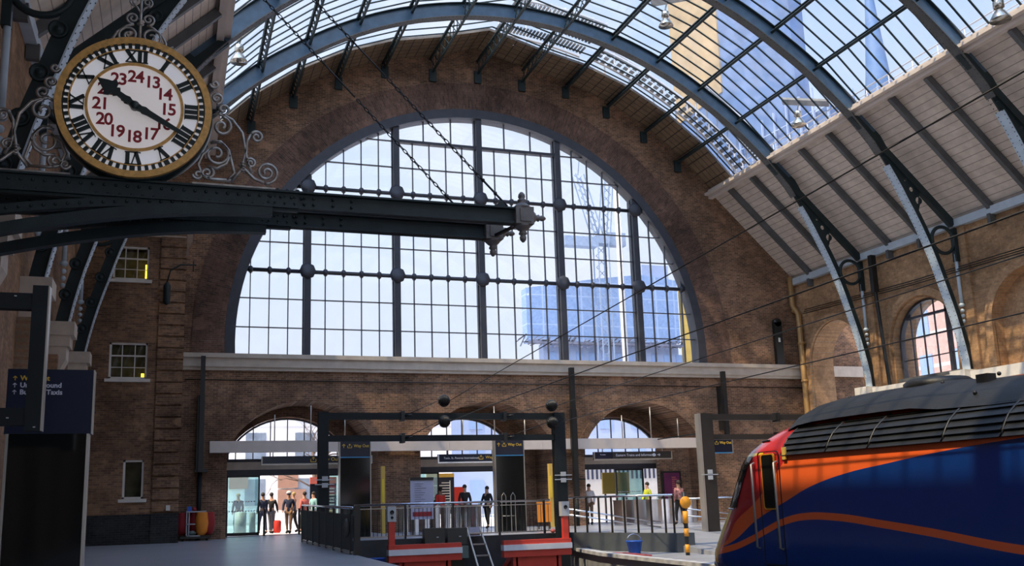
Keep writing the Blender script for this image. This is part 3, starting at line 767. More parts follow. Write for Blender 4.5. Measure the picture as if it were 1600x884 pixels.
def spiral(cx, cz, r0, r1, a0, turns, n=None, sx=1):
    n = n or int(abs(turns)*18)+4; out = []
    for i in range(n+1):
        t = i/n; r = r0+(r1-r0)*t; a = a0+2*PI*turns*t; out.append((cx+sx*r*math.cos(a), cz+r*math.sin(a)))
    return out
def clock():
    cx, y, cz = -13.29, -24.0, 7.15; Ro = 1.17
    o = thing('station_clock', 'round white station clock with gilded rims and red twenty-four hour numerals', 'clock', (cx, y, 6.02))
    o.scale = (.95, .95, .95)
    yf = y-.16
    m = MB(); m.lathe([(0, -.18), (Ro-.02, -.18), (Ro+.015, -.14), (Ro+.02, .1), (Ro-.02, .25), (0, .25)], (cx, y, cz), 'y', 72); m.build('case', 'clkblk', o)
    def ring(r0, r1, ya, yb, mm, name):
        m = MB(); m.plate([circ(cx, cz, r1, 96), circ(cx, cz, r0, 96)], ya, yb); return m.build(name, mm, o)
    ring(1.06, Ro-.005, yf-.08, yf, 'gold', 'outer_rim'); ring(.975, 1.03, yf-.045, yf, 'dial', 'minute_ring_ground') if 0 else None
    m = MB(); m.plate([circ(cx, cz, 1.04, 96)], yf-.035, yf-.0); m.build('dial_face', 'dial', o)
    ring(.955, .975, yf-.06, yf-.03, 'gold', 'minute_rim'); ring(.69, .735, yf-.07, yf-.03, 'gold', 'inner_rim')
    m = MB(); m.plate([circ(cx, cz, .70, 72)], yf-.05, yf-.03); m.build('centre_face', 'dial_in', o)
    for i in range(60):
        m = MB(); a = 2*PI*i/60; u = Vector((math.sin(a), 0, math.cos(a))); w = .05
        m.bar(Vector((cx, yf-.05, cz))+u*.975, Vector((cx, yf-.05, cz))+u*1.06, .055 if i % 5 else .08, .04, (0, 1, 0)); m.build('minute_mark', 'clkblk', o)
    RN = {1: 'I', 2: 'II', 3: 'III', 4: 'IIII', 5: 'V', 6: 'VI', 7: 'VII', 8: 'VIII', 9: 'IX', 10: 'X', 11: 'XI', 12: 'XII'}
    for h in range(1, 13):
        s = RN[h]; wd = {'I': .085, 'V': .15, 'X': .17}; tot = sum(wd[c] for c in s); m = MB(); u = -tot/2
        a = 2*PI*h/12; er = Vector((math.sin(a), 0, math.cos(a))); et = Vector((math.cos(a), 0, -math.sin(a))); c0 = Vector((cx, yf-.05, cz))
        def st(u0, r0, u1, r1, w): m.bar(c0+et*u0+er*r0, c0+et*u1+er*r1, w, .03, (0, 1, 0))
        for ch in s:
            w = wd[ch]; mid = u+w/2
            if ch == 'I': st(mid, .745, mid, .95, .062)
            elif ch == 'V': st(u+.01, .95, mid, .745, .058); st(u+w-.02, .95, mid, .745, .018)
            else: st(u+.01, .95, u+w-.02, .745, .058); st(u+w-.02, .95, u+.01, .745, .018)
            u += w
        st(-tot/2, .75, tot/2, .75, .012); st(-tot/2, .945, tot/2, .945, .014)
        m.build('roman_numeral', 'clkblk', o)
    for n_ in range(13, 25):
        a = 2*PI*(n_-12)/12; x = cx+.50*math.sin(a); z = cz+.50*math.cos(a)
        text(str(n_), .272, 'numred', (x, yf-.055, z), o, 'red_numeral', 'CENTER', .004, .006, sp=.86)
    def hand(ang, pts, yy, name):
        u = Vector((math.sin(ang), 0, math.cos(ang))); t = Vector((math.cos(ang), 0, -math.sin(ang)))
        P = [(r, w) for r, w in pts]+[(r, -w) for r, w in pts[::-1]]
        m = MB(); m.plate([[(cx+u.x*r+t.x*w, cz+u.z*r+t.z*w) for r, w in P]], yy-.012, yy+.012)
        m.build(name, 'clkblk', o)
    hand(R(-54), [(-.12, .03), (0, .07), (.08, .05), (.14, .07), (.2, .05), (.3, .045), (.34, .09), (.38, .06), (.40, .12), (.46, .16), (.50, .10), (.56, .075), (.64, .03), (.70, .0)], yf-.10, 'hour_hand')
    hand(R(119), [(-.26, .0), (-.2, .05), (-.12, .035), (0, .06), (.1, .045), (.16, .065), (.24, .05), (.5, .042), (.8, .03), (.94, .012)], yf-.13, 'minute_hand')
    m = MB(); m.lathe([(0, -.17), (.05, -.17), (.07, -.14), (.07, -.03), (0, -.03)], (cx, yf, cz), 'y', 18); m.build('hub', 'clkblk', o)
    # wrought iron scrolls, right side then mirrored
    def scrolls(sg):
        m = MB(); T = lambda pts: [(cx+sg*(p[0]), y-.02, cz+p[1]) for p in pts]
        zb = -1.05
        def sc(pts, r=.026): m.tube(T(pts), r, 7)
        # big outer bow running up to the case
        sc([(1.50, zb), (1.66, zb+.22), (1.72, zb+.55), (1.66, zb+.85), (1.50, zb+1.06), (1.3, zb+1.16), (1.18, zb+1.1)])
        sc(spiral(1.33, -.12, .17, .03, PI*.5, -1.4)); sc(spiral(1.35, .18, .11, .025, PI*1.2, 1.3)); sc(spiral(1.24, .36, .10, .02, PI*1.5, 1.3)); sc(spiral(1.2, .6, .07, .02, PI, 1.2))
        sc([(1.16, -.42), (1.32, -.38), (1.45, -.52), (1.5, -.72), (1.55, -.9), (1.44, zb+.02)]); sc(spiral(1.26, -.60, .22, .04, PI*.6, -1.6))
        sc([(1.48, -.6), (1.42, -.75), (1.28, -.84), (1.12, -.82)]); sc(spiral(1.12, -.93, .11, .02, PI*.3, -1.5)); sc(spiral(.98, -.97, .08, .02, PI, 1.3)); sc([(1.2, -.5), (1.05, -.62), (.98, -.8), (1.05, -.98), (1.2, zb+.02), (1.5, zb+.02)])
        # tall outward S with two curls
        sc([(1.83, zb+.18), (1.76, zb+.33), (1.72, zb+.5), (1.74, zb+.72), (1.80, zb+.84)]); sc(spiral(1.89, zb+.8, .105, .02, PI*.85, -1.5))
        sc([(1.62, zb+.3), (1.74, zb+.2), (1.86, zb+.08), (2.02, zb+.02)]); sc(spiral(2.06, zb+.2, .19, .03, -PI*.55, 1.9)); sc(spiral(1.8, zb+.34, .085, .02, PI*.8, -1.5))
        for i in range(4): m.lathe([(.03, -.015), (.05, 0), (.03, .015)], (cx+sg*1.68, y-.02, cz+zb+.2+i*.045), 'z', 8)
        m.box(min(cx+sg*.9, cx+sg*2.2), max(cx+sg*.9, cx+sg*2.2), y-.06, y+.02, 6.01, 6.04)
        return m
    scrolls(1).build('side_scrollwork', 'scroll', o); scrolls(-1).build('side_scrollwork', 'scroll', o)
    m = MB(); 
    for sg in (-1, 1):
        T = lambda pts: [(cx+.02+sg*p[0], y-.02, cz+p[1]) for p in pts]
        m.tube(T(spiral(.17, 1.30, .17, .03, -PI*.5, 1.6)), .02, 7); m.tube(T([(.40, 1.1), (.40, 1.22), (.34, 1.34), (.2, 1.46), (.1, 1.5)]), .02, 7)
        m.tube(T(spiral(.12, 1.60, .10, .02, -PI*.5, 1.5)), .018, 7); m.tube(T(spiral(.52, 1.10, .07, .02, PI*.5, 1.3)), .018, 7); m.tube(T([(.0, 1.7), (.06, 1.8), (.14, 1.85)]), .016, 7)
        m.tube(T(spiral(.1, 1.9, .08, .02, -PI*.5, 1.4)), .016, 7)
    m.tube([(cx+.02, y-.02, cz+1.1), (cx+.02, y-.02, cz+2.1)], .022, 8); m.lathe([(.02, 0), (.06, .03), (.02, .06)], (cx+.02, y-.02, cz+1.48), 'z', 10)
    m.build('top_crest', 'scroll', o)
clock()

# ================================================================== CONCOURSE
def fanlights_and_doors():
    for i, c in enumerate((-7.6, .05, 7.35)):
        # glazed screen at the back of each archway
        y = 2.35
        cc = c-.385; hw = 2.45
        iw = MB(); iw.plate([[(c-2.95, 0), (c-2.95, 5.3), (c+2.95, 5.3), (c+2.95, 0)], arch_open(cc, hw+.02, .0, 3.3, 1.52)], y-.35, y+.25); struct(iw.build('wall_passage', 'brick_x'))
        p = arch_open(cc, hw+.01, 3.0, 3.3, 1.50); q = arch_open(cc, hw-.08, 3.1, 3.3, 1.42)
        m = MB(); m.plate([p, q], y-.06, y+.06)
        for k in range(-3, 4): m.box(cc+k*.7-.02, cc+k*.7+.02, y-.03, y+.03, 3.1, 3.3+1.44*math.sqrt(max(.02, 1-(k*.7/2.45)**2)))
        m.box(cc-hw, cc+hw, y-.08, y+.08, 2.42, 2.66)
        m.box(cc-hw, cc+hw, y-.03, y+.03, 2.98, 3.1)
        o = struct(m.build('window_%d' % (6+i), 'iron_win'))
        g = MB(); g.plate([q], y-.003, y+.003); g.build('glass_panes', 'glass', o)
        b = MB(); b.box(cc-hw, cc+hw, y-.07, y-.03, 2.66, 2.98); b.build('fascia_panel', 'stone', o)
        # door screens
        x0, x1 = cc-hw, cc+hw
        dr = MB()
        leaves = [(x0+.02, x0+1.35), (x1-.75, x1-.05)] if i != 2 else [(x0+2.55, x0+4.0)]
        for a, b_ in leaves:
            dr.box(a, a+.06, y-.05, y+.05, .02, 2.42); dr.box(b_-.06, b_, y-.05, y+.05, .02, 2.42); dr.box(a, b_, y-.05, y+.05, .02, .14); dr.box(a, b_, y-.05, y+.05, 2.36, 2.42)
        o = struct(dr.build('door_%d' % (i+1), 'iron_black'))
        g = MB()
        for a, b_ in leaves: g.box(a+.06, b_-.06, y-.01, y+.01, .14, 2.36)
        g.build('glass_pane', 'glass_g', o)
        d = MB()
        for a, b_ in leaves:
            for k in range(int((b_-a-.14)/.11)):
                for z in (1.0, 1.38): d.box(a+.1+k*.11, a+.16+k*.11, y-.02, y-.012, z-.02, z+.02)
        d.build('manifestation_dots', 'white', o)['kind'] = 'stuff'
        if i == 0:
            for xp in (x0+.02, x0+1.5, x0+2.9, ):
                m = MB(); m.box(xp-.04, xp+.04, y-.6, y-.52, 0, 1.05); t = m.build('door_guard_post', 'iron_black')
                tag(t, ('short dark guard post against the left jamb of the left doorway', 'short dark guard post at the edge of the left glass door leaf', 'short dark guard post in the middle of the left doorway')[(x0+.02, x0+1.5, x0+2.9).index(xp)], 'post', 'door guard posts')
        # pale arched soffit board visible over the beam
    m = MB(); m.box(-11.22, 9.8, -.62, -.36, 3.22, 3.66)
    for x in (-10.2, -6, -1.8, 2.3, 6.2): m.box(x-.01, x+.01, -.63, -.62, 3.22, 3.66)
    o = m.build('fascia_beam', 'beige'); tag(o, 'long beige fascia beam hung across the three lower archways', 'beam')
    r = MB()
    for c in (-7.6, .05, 7.35):
        for dx in (-1.2, .2, 1.55): r.tube([(c+dx, -.5, 3.66), (c+dx, -.5, 5.1-.35*abs(dx)**1.1)], .025, 6)
    for x in (-7.3, -6.0, 1.2, 2.6, 8.0, 9.2): pass
    r.build('hanger_rods', 'alu', o)
fanlights_and_doors()

def hanging_signs():
    # long sign boards under the beam
    def board(x0, x1, z0, z1, y, lab, face='navy2', fm='alu'):
        o = thing('hanging_sign', lab, 'sign', ((x0+x1)/2, y, z1))
        m = MB(); m.box(x0, x1, y-.05, y+.05, z0, z1); m.build('sign_board', face, o)
        m = MB(); m.box(x0-.04, x1+.04, y-.07, y+.07, z0-.05, z0); m.box(x0-.04, x0, y-.07, y+.07, z0, z1); m.box(x1, x1+.04, y-.07, y+.07, z0, z1); m.build('sign_frame', fm, o)
        m = MB()
        for x in (x0+.4, x1-.4): m.tube([(x, y, z1), (x, y, 3.24)], .02, 6)
        m.build('hanger', 'alu', o)
        return o
    o = board(-9.25, -5.0, 2.78, 3.06, -.5, 'long dark hanging sign across the left archway reading Way Out')
    text('Way Out', .2, 'txty', (-7.05, -.56, 2.92), o); m = MB(); exit_icon(m, -7.3, 2.92, .2, -.56); m.build('exit_symbol', 'txty', o)
    o = board(-2.2, 1.45, 2.75, 3.06, -.5, 'dark hanging sign across the middle archway, white lettering Taxis, St. Pancras International', 'navy2', 'white')
    text('Taxis, St. Pancras International', .12, 'txtw', (-2.0, -.56, 2.9), o); text('Way Out', .17, 'txty', (-.2, -.56, 2.92), o)
    m = MB(); exit_icon(m, -.4, 2.92, .17, -.56); m.build('exit_symbol', 'txty', o)
    o = board(4.75, 8.45, 2.78, 3.08, -.5, 'brown-grey hanging sign under the beam at the right archway, Trains and Information', 'portal_b', 'alu')
    text('Eastern Trains and Information', .155, 'txtw', (5.75, -.56, 2.93), o); m = MB(); m.box(4.78, 5.6, -.562, -.555, 2.8, 3.06); m.build('navy_panel', 'navy2', o)
    text('To trains', .07, 'txtw', (5.0, -.57, 2.96), o)
    m = MB(); m.plate([circ(7.6, 2.93, .07, 20)], -.56, -.555); m.bar((7.76, -.558, 2.93), (7.9, -.558, 2.93), .03, .01, (0, 1, 0)); m.bar((7.9, -.558, 2.93), (7.84, -.558, 2.98), .025, .01, (0, 1, 0)); m.bar((7.9, -.558, 2.93), (7.84, -.558, 2.88), .025, .01, (0, 1, 0)); m.build('information_symbol', 'txtw', o)
    text('i', .1, 'navy2', (7.6, -.565, 2.93), o, align='CENTER')
hanging_signs()

def totem(x0, x1, y, lab, ztop=3.43, short=False, base=0.):
    o = thing('sign_totem', lab, 'totem', ((x0+x1)/2, y, base), 'way out totems')
    zl = ztop-.68
    m = MB(); m.box(x0+.02, x1-.02, y-.14, y+.14, zl+.04, ztop); m.build('sign_panel', 'navy2', o)
    m = MB(); m.box(x0+.02, x1-.02, y-.145, y+.14, zl, zl+.035); m.build('blue_line', 'sblue', o)
    if not short: m = MB(); m.box(x0+.02, x1-.02, y-.12, y+.12, base, zl); m.build('glass_body', 'blackgl', o)
    m = MB(); m.box(x0-.01, x0+.02, y-.16, y+.15, base if not short else zl, ztop); m.box(x1-.02, x1+.01, y-.16, y+.15, base if not short else zl, ztop); m.build('edge_trim', 'alu', o)
    w = x1-x0; zc = ztop-.27
    text('Way Out', .14, 'txty', (x0+w*.45, y-.146, zc), o, bold=.002); m = MB(); arrow_up(m, x0+w*.13, zc, .13, y-.148); exit_icon(m, x0+w*.32, zc, .14, y-.148); m.build('symbols', 'txty', o)
    return o
totem(-7.03, -5.94, -5, 'tall dark totem sign with Way Out header standing behind the left portal frame')
totem(-1.33, -.20, -5, 'tall dark totem sign with Way Out header standing before the middle archway')
t3 = totem(7.62, 8.68, -5, 'dark Way Out sign plate hanging right of the right-hand portal post', short=True)
m = MB(); m.tube([(7.8, -5, 3.43), (7.8, -5, 3.6), (7.8, -.62, 3.6)], .025, 6); m.build('sign_arm', 'portal', t3)

def near_totem():
    x0, x1, y = -14.62, -13.6, -25.0
    o = thing('sign_totem', 'large navy wayfinding totem at the far left, Way Out, Underground, Buses & Taxis', 'totem', ((x0+x1)/2, y, 0), 'way out totems')
    m = MB(); m.box(x0, x1, y-.13, y+.13, 2.17, 3.0); m.build('sign_panel', 'navy', o)
    m = MB(); m.box(x0+.06, x1-.05, y-.12, y+.12, 0, 2.17); m.build('glass_body', 'blackgl', o)
    m = MB(); m.box(x1-.05, x1-.02, y-.13, y+.13, 0, 2.17); m.box(x0+.02, x0+.055, y-.13, y+.13, 0, 2.17); m.box(x1, x1+.012, y-.13, y+.13, 2.17, 3.0); m.build('edge_trim', 'alu', o)
    yy = y-.134
    for s, z, mm in (('Way Out', 2.88, 'txty'), ('Underground', 2.79, 'txtw'), ('Buses & Taxis', 2.70, 'txtw')):
        text(s, .088, mm, (x0+.15, yy, z), o, bold=.0022, sx=1.02)
        m = MB(); arrow_up(m, x0+.09, z, .055, yy); m.build('arrow', mm, o)
near_totem()

def portals():
    def beam_pair(m, x0, x1, y):
        m.box(x0, x1, y-.11, y+.11, 3.75, 3.95); m.box(x0, x1, y-.11, y+.11, 3.07, 3.25)
    o = thing('portal_frame', 'charcoal steel portal frame with two cross beams over the buffer stops', 'portal', (-4.3, -9, 0), 'overhead wire portals')
    for x0, x1, z0 in ((-8.34, -8.04, 0), (-.58, -.2, -1.42)):
        m = MB(); m.box(x0, x1, -9.15, -8.85, -1.42, 3.97); m.build('post', 'portal', o)
    for z0, z1 in ((3.75, 3.95), (3.07, 3.25)): m = MB(); m.box(-8.04, -.5, -9.11, -8.89, z0, z1); m.build('cross_beam', 'portal', o)
    for x in (-5.7, -2.3):
        m = MB()
        for z in (3.85, 3.16): m.box(x-.06, x+.06, -9.16, -8.84, z-.15, z+.15); m.tube([(x+.06, -9.18, z), (x+.25, -9.3, z+.02)], .03, 6)
        m.build('wire_clamp', 'iron_black', o)
    for x in (-8.15, -.35):
        m = MB(); m.box(x-.09, x+.09, -9.19, -9.16, 1.88, 2.02); m.box(x-.09, x+.09, -9.19, -9.16, 1.68, 1.82); m.box(x-.3, x+.3, -9.18, -9.165, 1.9, 1.93); m.box(x-.3, x+.3, -9.18, -9.165, 1.76, 1.79); m.build('plate_label', 'lgrey', o)
    o = thing('portal_frame', 'brown-grey steel portal frame at the right, its beams ending behind the train roof', 'portal', (5.1, -9, 0), 'overhead wire portals')
    m = MB(); m.box(4.95, 5.4, -9.15, -8.85, -.1, 3.95); m.build('post', 'portal_b', o)
    m = MB(); m.box(4.86, 4.93, -9.15, -8.85, -.1, 3.95); m.build('edge_trim', 'alu', o)
    for z0, z1 in ((3.72, 3.93), (3.04, 3.22)): m = MB(); m.box(5.4, 13.2, -9.11, -8.89, z0, z1); m.build('cross_beam', 'portal_b', o)
    m = MB()
    for z in (3.82, 3.13): m.box(8.05, 8.17, -9.16, -8.84, z-.16, z+.16)
    m.build('wire_clamp', 'iron_black', o)
    m = MB(); m.box(5.05, 5.23, -9.19, -9.16, 1.86, 2.0); m.box(5.05, 5.23, -9.19, -9.16, 1.66, 1.8); m.box(4.8, 5.45, -9.18, -9.165, 1.82, 1.85); m.build('plate_label', 'lgrey', o)
    m = MB(); m.box(12.9, 13.2, -9.15, -8.85, -.1, 3.93); m.build('post', 'portal_b', o)
    o = thing('portal_frame', 'dark steel bracket frame hanging in front of the near navy totem at far left', 'portal', (-WX, -27, 2.1), 'overhead wire portals')
    m = MB(); m.box(-14.13, -13.97, -27.09, -26.91, 2.06, 3.68); m.build('post', 'portal', o)
    for z0, z1 in ((3.41, 3.59), (2.12, 2.31)): m = MB(); m.box(-WX, -14.13, -27.07, -26.93, z0, z1); m.build('cross_beam', 'portal', o)
    m = MB(); m.box(-13.97, -13.955, -27.09, -26.91, 2.06, 3.68); m.build('edge_trim', 'alu', o)
    m = MB()
    for x, z in ((-14.3, 3.55), (-14.3, 2.2), (-14.03, 2.1)): m.box(x-.012, x+.012, -27.1, -27.08, z-.006, z+.006)
    m.build('bolts', 'lgrey', o)
    # insulators and wires
    words = ['upper insulator at the left end of the wires, above the middle arch', 'lower insulator at the left end of the wires, above the middle arch', 'upper round insulator beside the right post of the charcoal portal', 'lower round insulator beside the right post of the charcoal portal']
    for i, (x, y, z, xa, zb, x2, z2) in enumerate(((-4.4, -9.3, 4.32, -5.55, 3.9, -4.0, 6.4), (-4.4, -9.3, 3.66, -5.55, 3.2, -4.4, 4.15), (-.72, -9.3, 4.18, -2.15, 3.9, -.5, 5.0), (-.72, -9.3, 3.62, -2.15, 3.2, -.72, 3.75))):
        m = MB()
        for k in range(9): q = .2*math.sqrt(max(.15, 1-((k-4)/4.6)**2)); m.lathe([(.03, -.02), (q, -.01), (q, .012), (.03, .02)], (x-.16+k*.04, y, z), 'x', 16)
        t = m.build('insulator', 'iron_black'); tag(t, 'black ribbed %s' % words[i], 'insulator', 'insulators')
        m = MB(); m.tube([(xa, -9.15, zb), (x-.19, y, z)], .012, 5); m.tube([(x+.19, y, z), (x+(x2-x)*.1, y-3.6, z+(z2-z)*.06), (x2, -47.9, z2)], .012, 5)
        t = m.build('overhead_wire', 'iron_black')
        tag(t, ('topmost overhead wire, rising from the upper middle insulator across the roof', 'overhead wire running from the lower middle insulator to the right edge', 'overhead wire running from the upper insulator by the portal post', 'lowest overhead wire, passing just above the train roof')[i], 'wire', 'overhead line wires')
portals()

def wall_fittings():
    # posts and downpipes on the end wall
    for x, z0, z1, w, lab in ((-11.55, 2.5, 6.9, .17, 'black pipe casing on the brick at left, beside the left archway'), (3.75, 1.2, 6.7, .2, 'black pipe casing on the pier between middle and right archways'), (11.25, 3.7, 6.65, .18, 'short black pipe casing on the brick above the right portal')):
        m = MB(); m.box(x-w/2, x+w/2, -.84, -.65, z0, z1)
        if x < 0: m.box(x-.16, x+.1, -.66, -.26, 2.6, 5.4); m.box(x-.2, x+.28, -.6, -.27, 2.5, 2.62)
        if 3 < x < 4: m.box(x-.14, x+.14, -.8, -.64, 2.9, 4.9); m.box(x-.2, x+.5, -.6, -.3, 1.9, 1.96)
        if x > 10: m.box(x-.1, x+.1, -.66, -.27, 4, 6)
        o = m.build('pipe_casing', 'iron_black'); tag(o, lab, 'pipe casing', 'black pipe casings')
        m = MB(); yp = -.36 if x < 0 else -.74; m.tube([(x, yp, 0 if x < 11 else 3.7), (x, yp, z0+.05)], .08, 8); m.build('downpipe', 'portal', o)
    m = MB(); m.tube([(15.55, -.45, 11.35), (15.55, -.45, 9.95), (15.6, -.55, 9.7), (15.62, -.75, 9.5), (15.62, -.8, 4.3), (15.62, -.8, -.4)], .13, 10)
    for z in (9.6, 8, 6.2, 4.5): m.lathe([(.13, 0), (.17, .02), (.17, .1), (.13, .12)], (15.62 if z < 9.65 else 15.55, -.8 if z < 9.55 else -.5, z), 'z', 10)
    o = m.build('downpipe', 'copper'); tag(o, 'ochre downpipe with an offset bend in the far right corner', 'downpipe')
    m = MB(); m.tube([(-12.2, -.3, 6.05), (WX-.05, -.3, 6.0)], .02, 5); o = m.build('wall_cable', 'iron_black'); tag(o, 'thin dark cable along the end wall just below the pale ledge', 'cable')
    o = None
    for i in range(3):
        m = MB(); z = 9.15+i*.1; m.tube([(15.55+.06*i, -1.2, z+.25), (15.5+.06*i, -8, z+.05), (15.5+.06*i, -20, z), (15.5+.06*i, -48, z)], .022, 6)
        o = m.build('wall_cable', 'iron_black'); tag(o, ('lowest', 'middle', 'topmost')[i]+' of the three cables strung along the right brick wall', 'cable', 'right wall cables')
    m = MB(); m.box(14.45, 14.85, -.46, -.26, 7.0, 9.1); m.lathe([(.2, -.1), (.2, .1)], (14.65, -.36, 9.1), 'y', 16)
    o = m.build('wall_cabinet', 'iron_black'); tag(o, 'tall dark round-topped box on the end wall near the right corner', 'box'); m = MB(); m.box(14.6, 14.7, -.475, -.46, 8.15, 8.35); m.build('label_plate', 'lgrey', o)
    # cable drop by rib
    m = MB(); m.tube([(15.3, -6.4, 10.8), (15.32, -6.4, 9.6), (15.5, -6.5, 5.0), (15.5, -6.5, -.4)], .075, 8); m.box(15.2, 15.45, -6.5, -6.3, 9.3, 10.9)
    o = m.build('cable_drop', 'iron_black'); tag(o, 'black cable drop and conduit down the right wall beside the first rib', 'conduit')
    m = MB(); m.tube([(13.35, -6.6, 12.9), (13.4, -6.6, 10.9)], .012, 5); m.tube([(13.4+.13*math.cos(q), -6.6, 12.8+.2*math.sin(q)) for q in [2*PI*i/16 for i in range(16)]], .012, 5, True)
    # wall lamp bracket on staff block
    o = thing('wall_lamp', 'dark wrought iron bracket lamp on the staff block corner', 'lamp', (-12.9, -2.55, 8.6))
    m = MB(); m.lathe([(.03, 0), (.12, .06), (.13, .7), (.04, .85)], (-12.95, -2.75, 8.45), 'z', 10); m.build('lamp_body', 'iron', o)
    m = MB(); m.tube([(-12.95, -2.7, 9.3), (-12.85, -2.7, 9.75), (-12.5, -2.7, 9.98), (-11.95, -2.7, 10.0)], .03, 6); m.tube([(-12.05, -2.7, 9.75), (-12.05, -2.7, 10.15)], .025, 6); m.tube([(-12.95, -2.7, 8.9), (-12.95, -2.5, 8.9)], .03, 6); m.build('bracket', 'iron', o)
    # insets on the end wall
    for i, (x, z, w, h, dark) in enumerate(((.2, 19.35, .45, .25, 1), (-2.0, 19.1, .55, .35, 1), (2.1, 18.9, .6, .4, 1))):
        m = MB(); m.box(x-w, x+w, -.28, -.24, z-h/2*1.0, z+h/2); o = m.build('wall_patch', 'brick_ring' if i else 'brick_y')
        tag(o, ('pale square brick patch on the gable under the ridge', 'dark bricked-in pocket on the gable left of the ridge', 'dark bricked-in pocket on the gable right of the ridge')[i], 'brick patch', 'gable patches')
    m = MB(); m.box(-12.32, -12.28, -1.0, -.8, 1.2, 2.6)
wall_fittings()

def roof_lamps():
    for i, (x, y, z, lab) in enumerate(((-10.9, -8, 15.98, 'metal bell floodlight hanging by the left end of the glass roof, beside the clock'), (5.29, -8, 19.5, 'metal bell floodlight with tray under the glass roof near its crown'), (11.05, -8, 15.95, 'metal bell floodlight with tray above the right gutter'), (9.6, -19.2, 14.55, 'metal bell floodlight cut by the top right edge of the picture'))):
        o = thing('floodlight', lab, 'lamp', (x, y, z+.5), 'roof floodlights')
        m = MB(); m.lathe([(.29, -.28), (.27, -.22), (.16, -.02), (.09, .05), (.09, .1)], (x, y, z), 'z', 20); m.build('reflector', 'lampal', o)
        m = MB(); m.lathe([(.1, .08), (.15, .12), (.15, .3), (.08, .36)], (x, y, z), 'z', 14); m.build('housing', 'lampal', o)
        m = MB(); m.tube([(x, y, z+.34), (x+.1, y, z+.75)], .03, 6)
        m.build('hanger', 'iron_black', o)
        if i: m = MB(); m.bar((x-.3, y+.5, z+.95), (x+.9, y-.8, z+.45 if i > 1 else z+.75), .38, .1, (.4, 0, 1)); m.build('tray', 'rafter', o)
        else: m = MB(); m.bar((x-.1, y, z+.5), (x+1.2, y-.2, z+1.6), .12, .06); m.bar((x-.1, y+.3, z+.7), (x+1.3, y+.2, z+1.9), .12, .06); m.build('support_arm', 'stone', o)
roof_lamps()

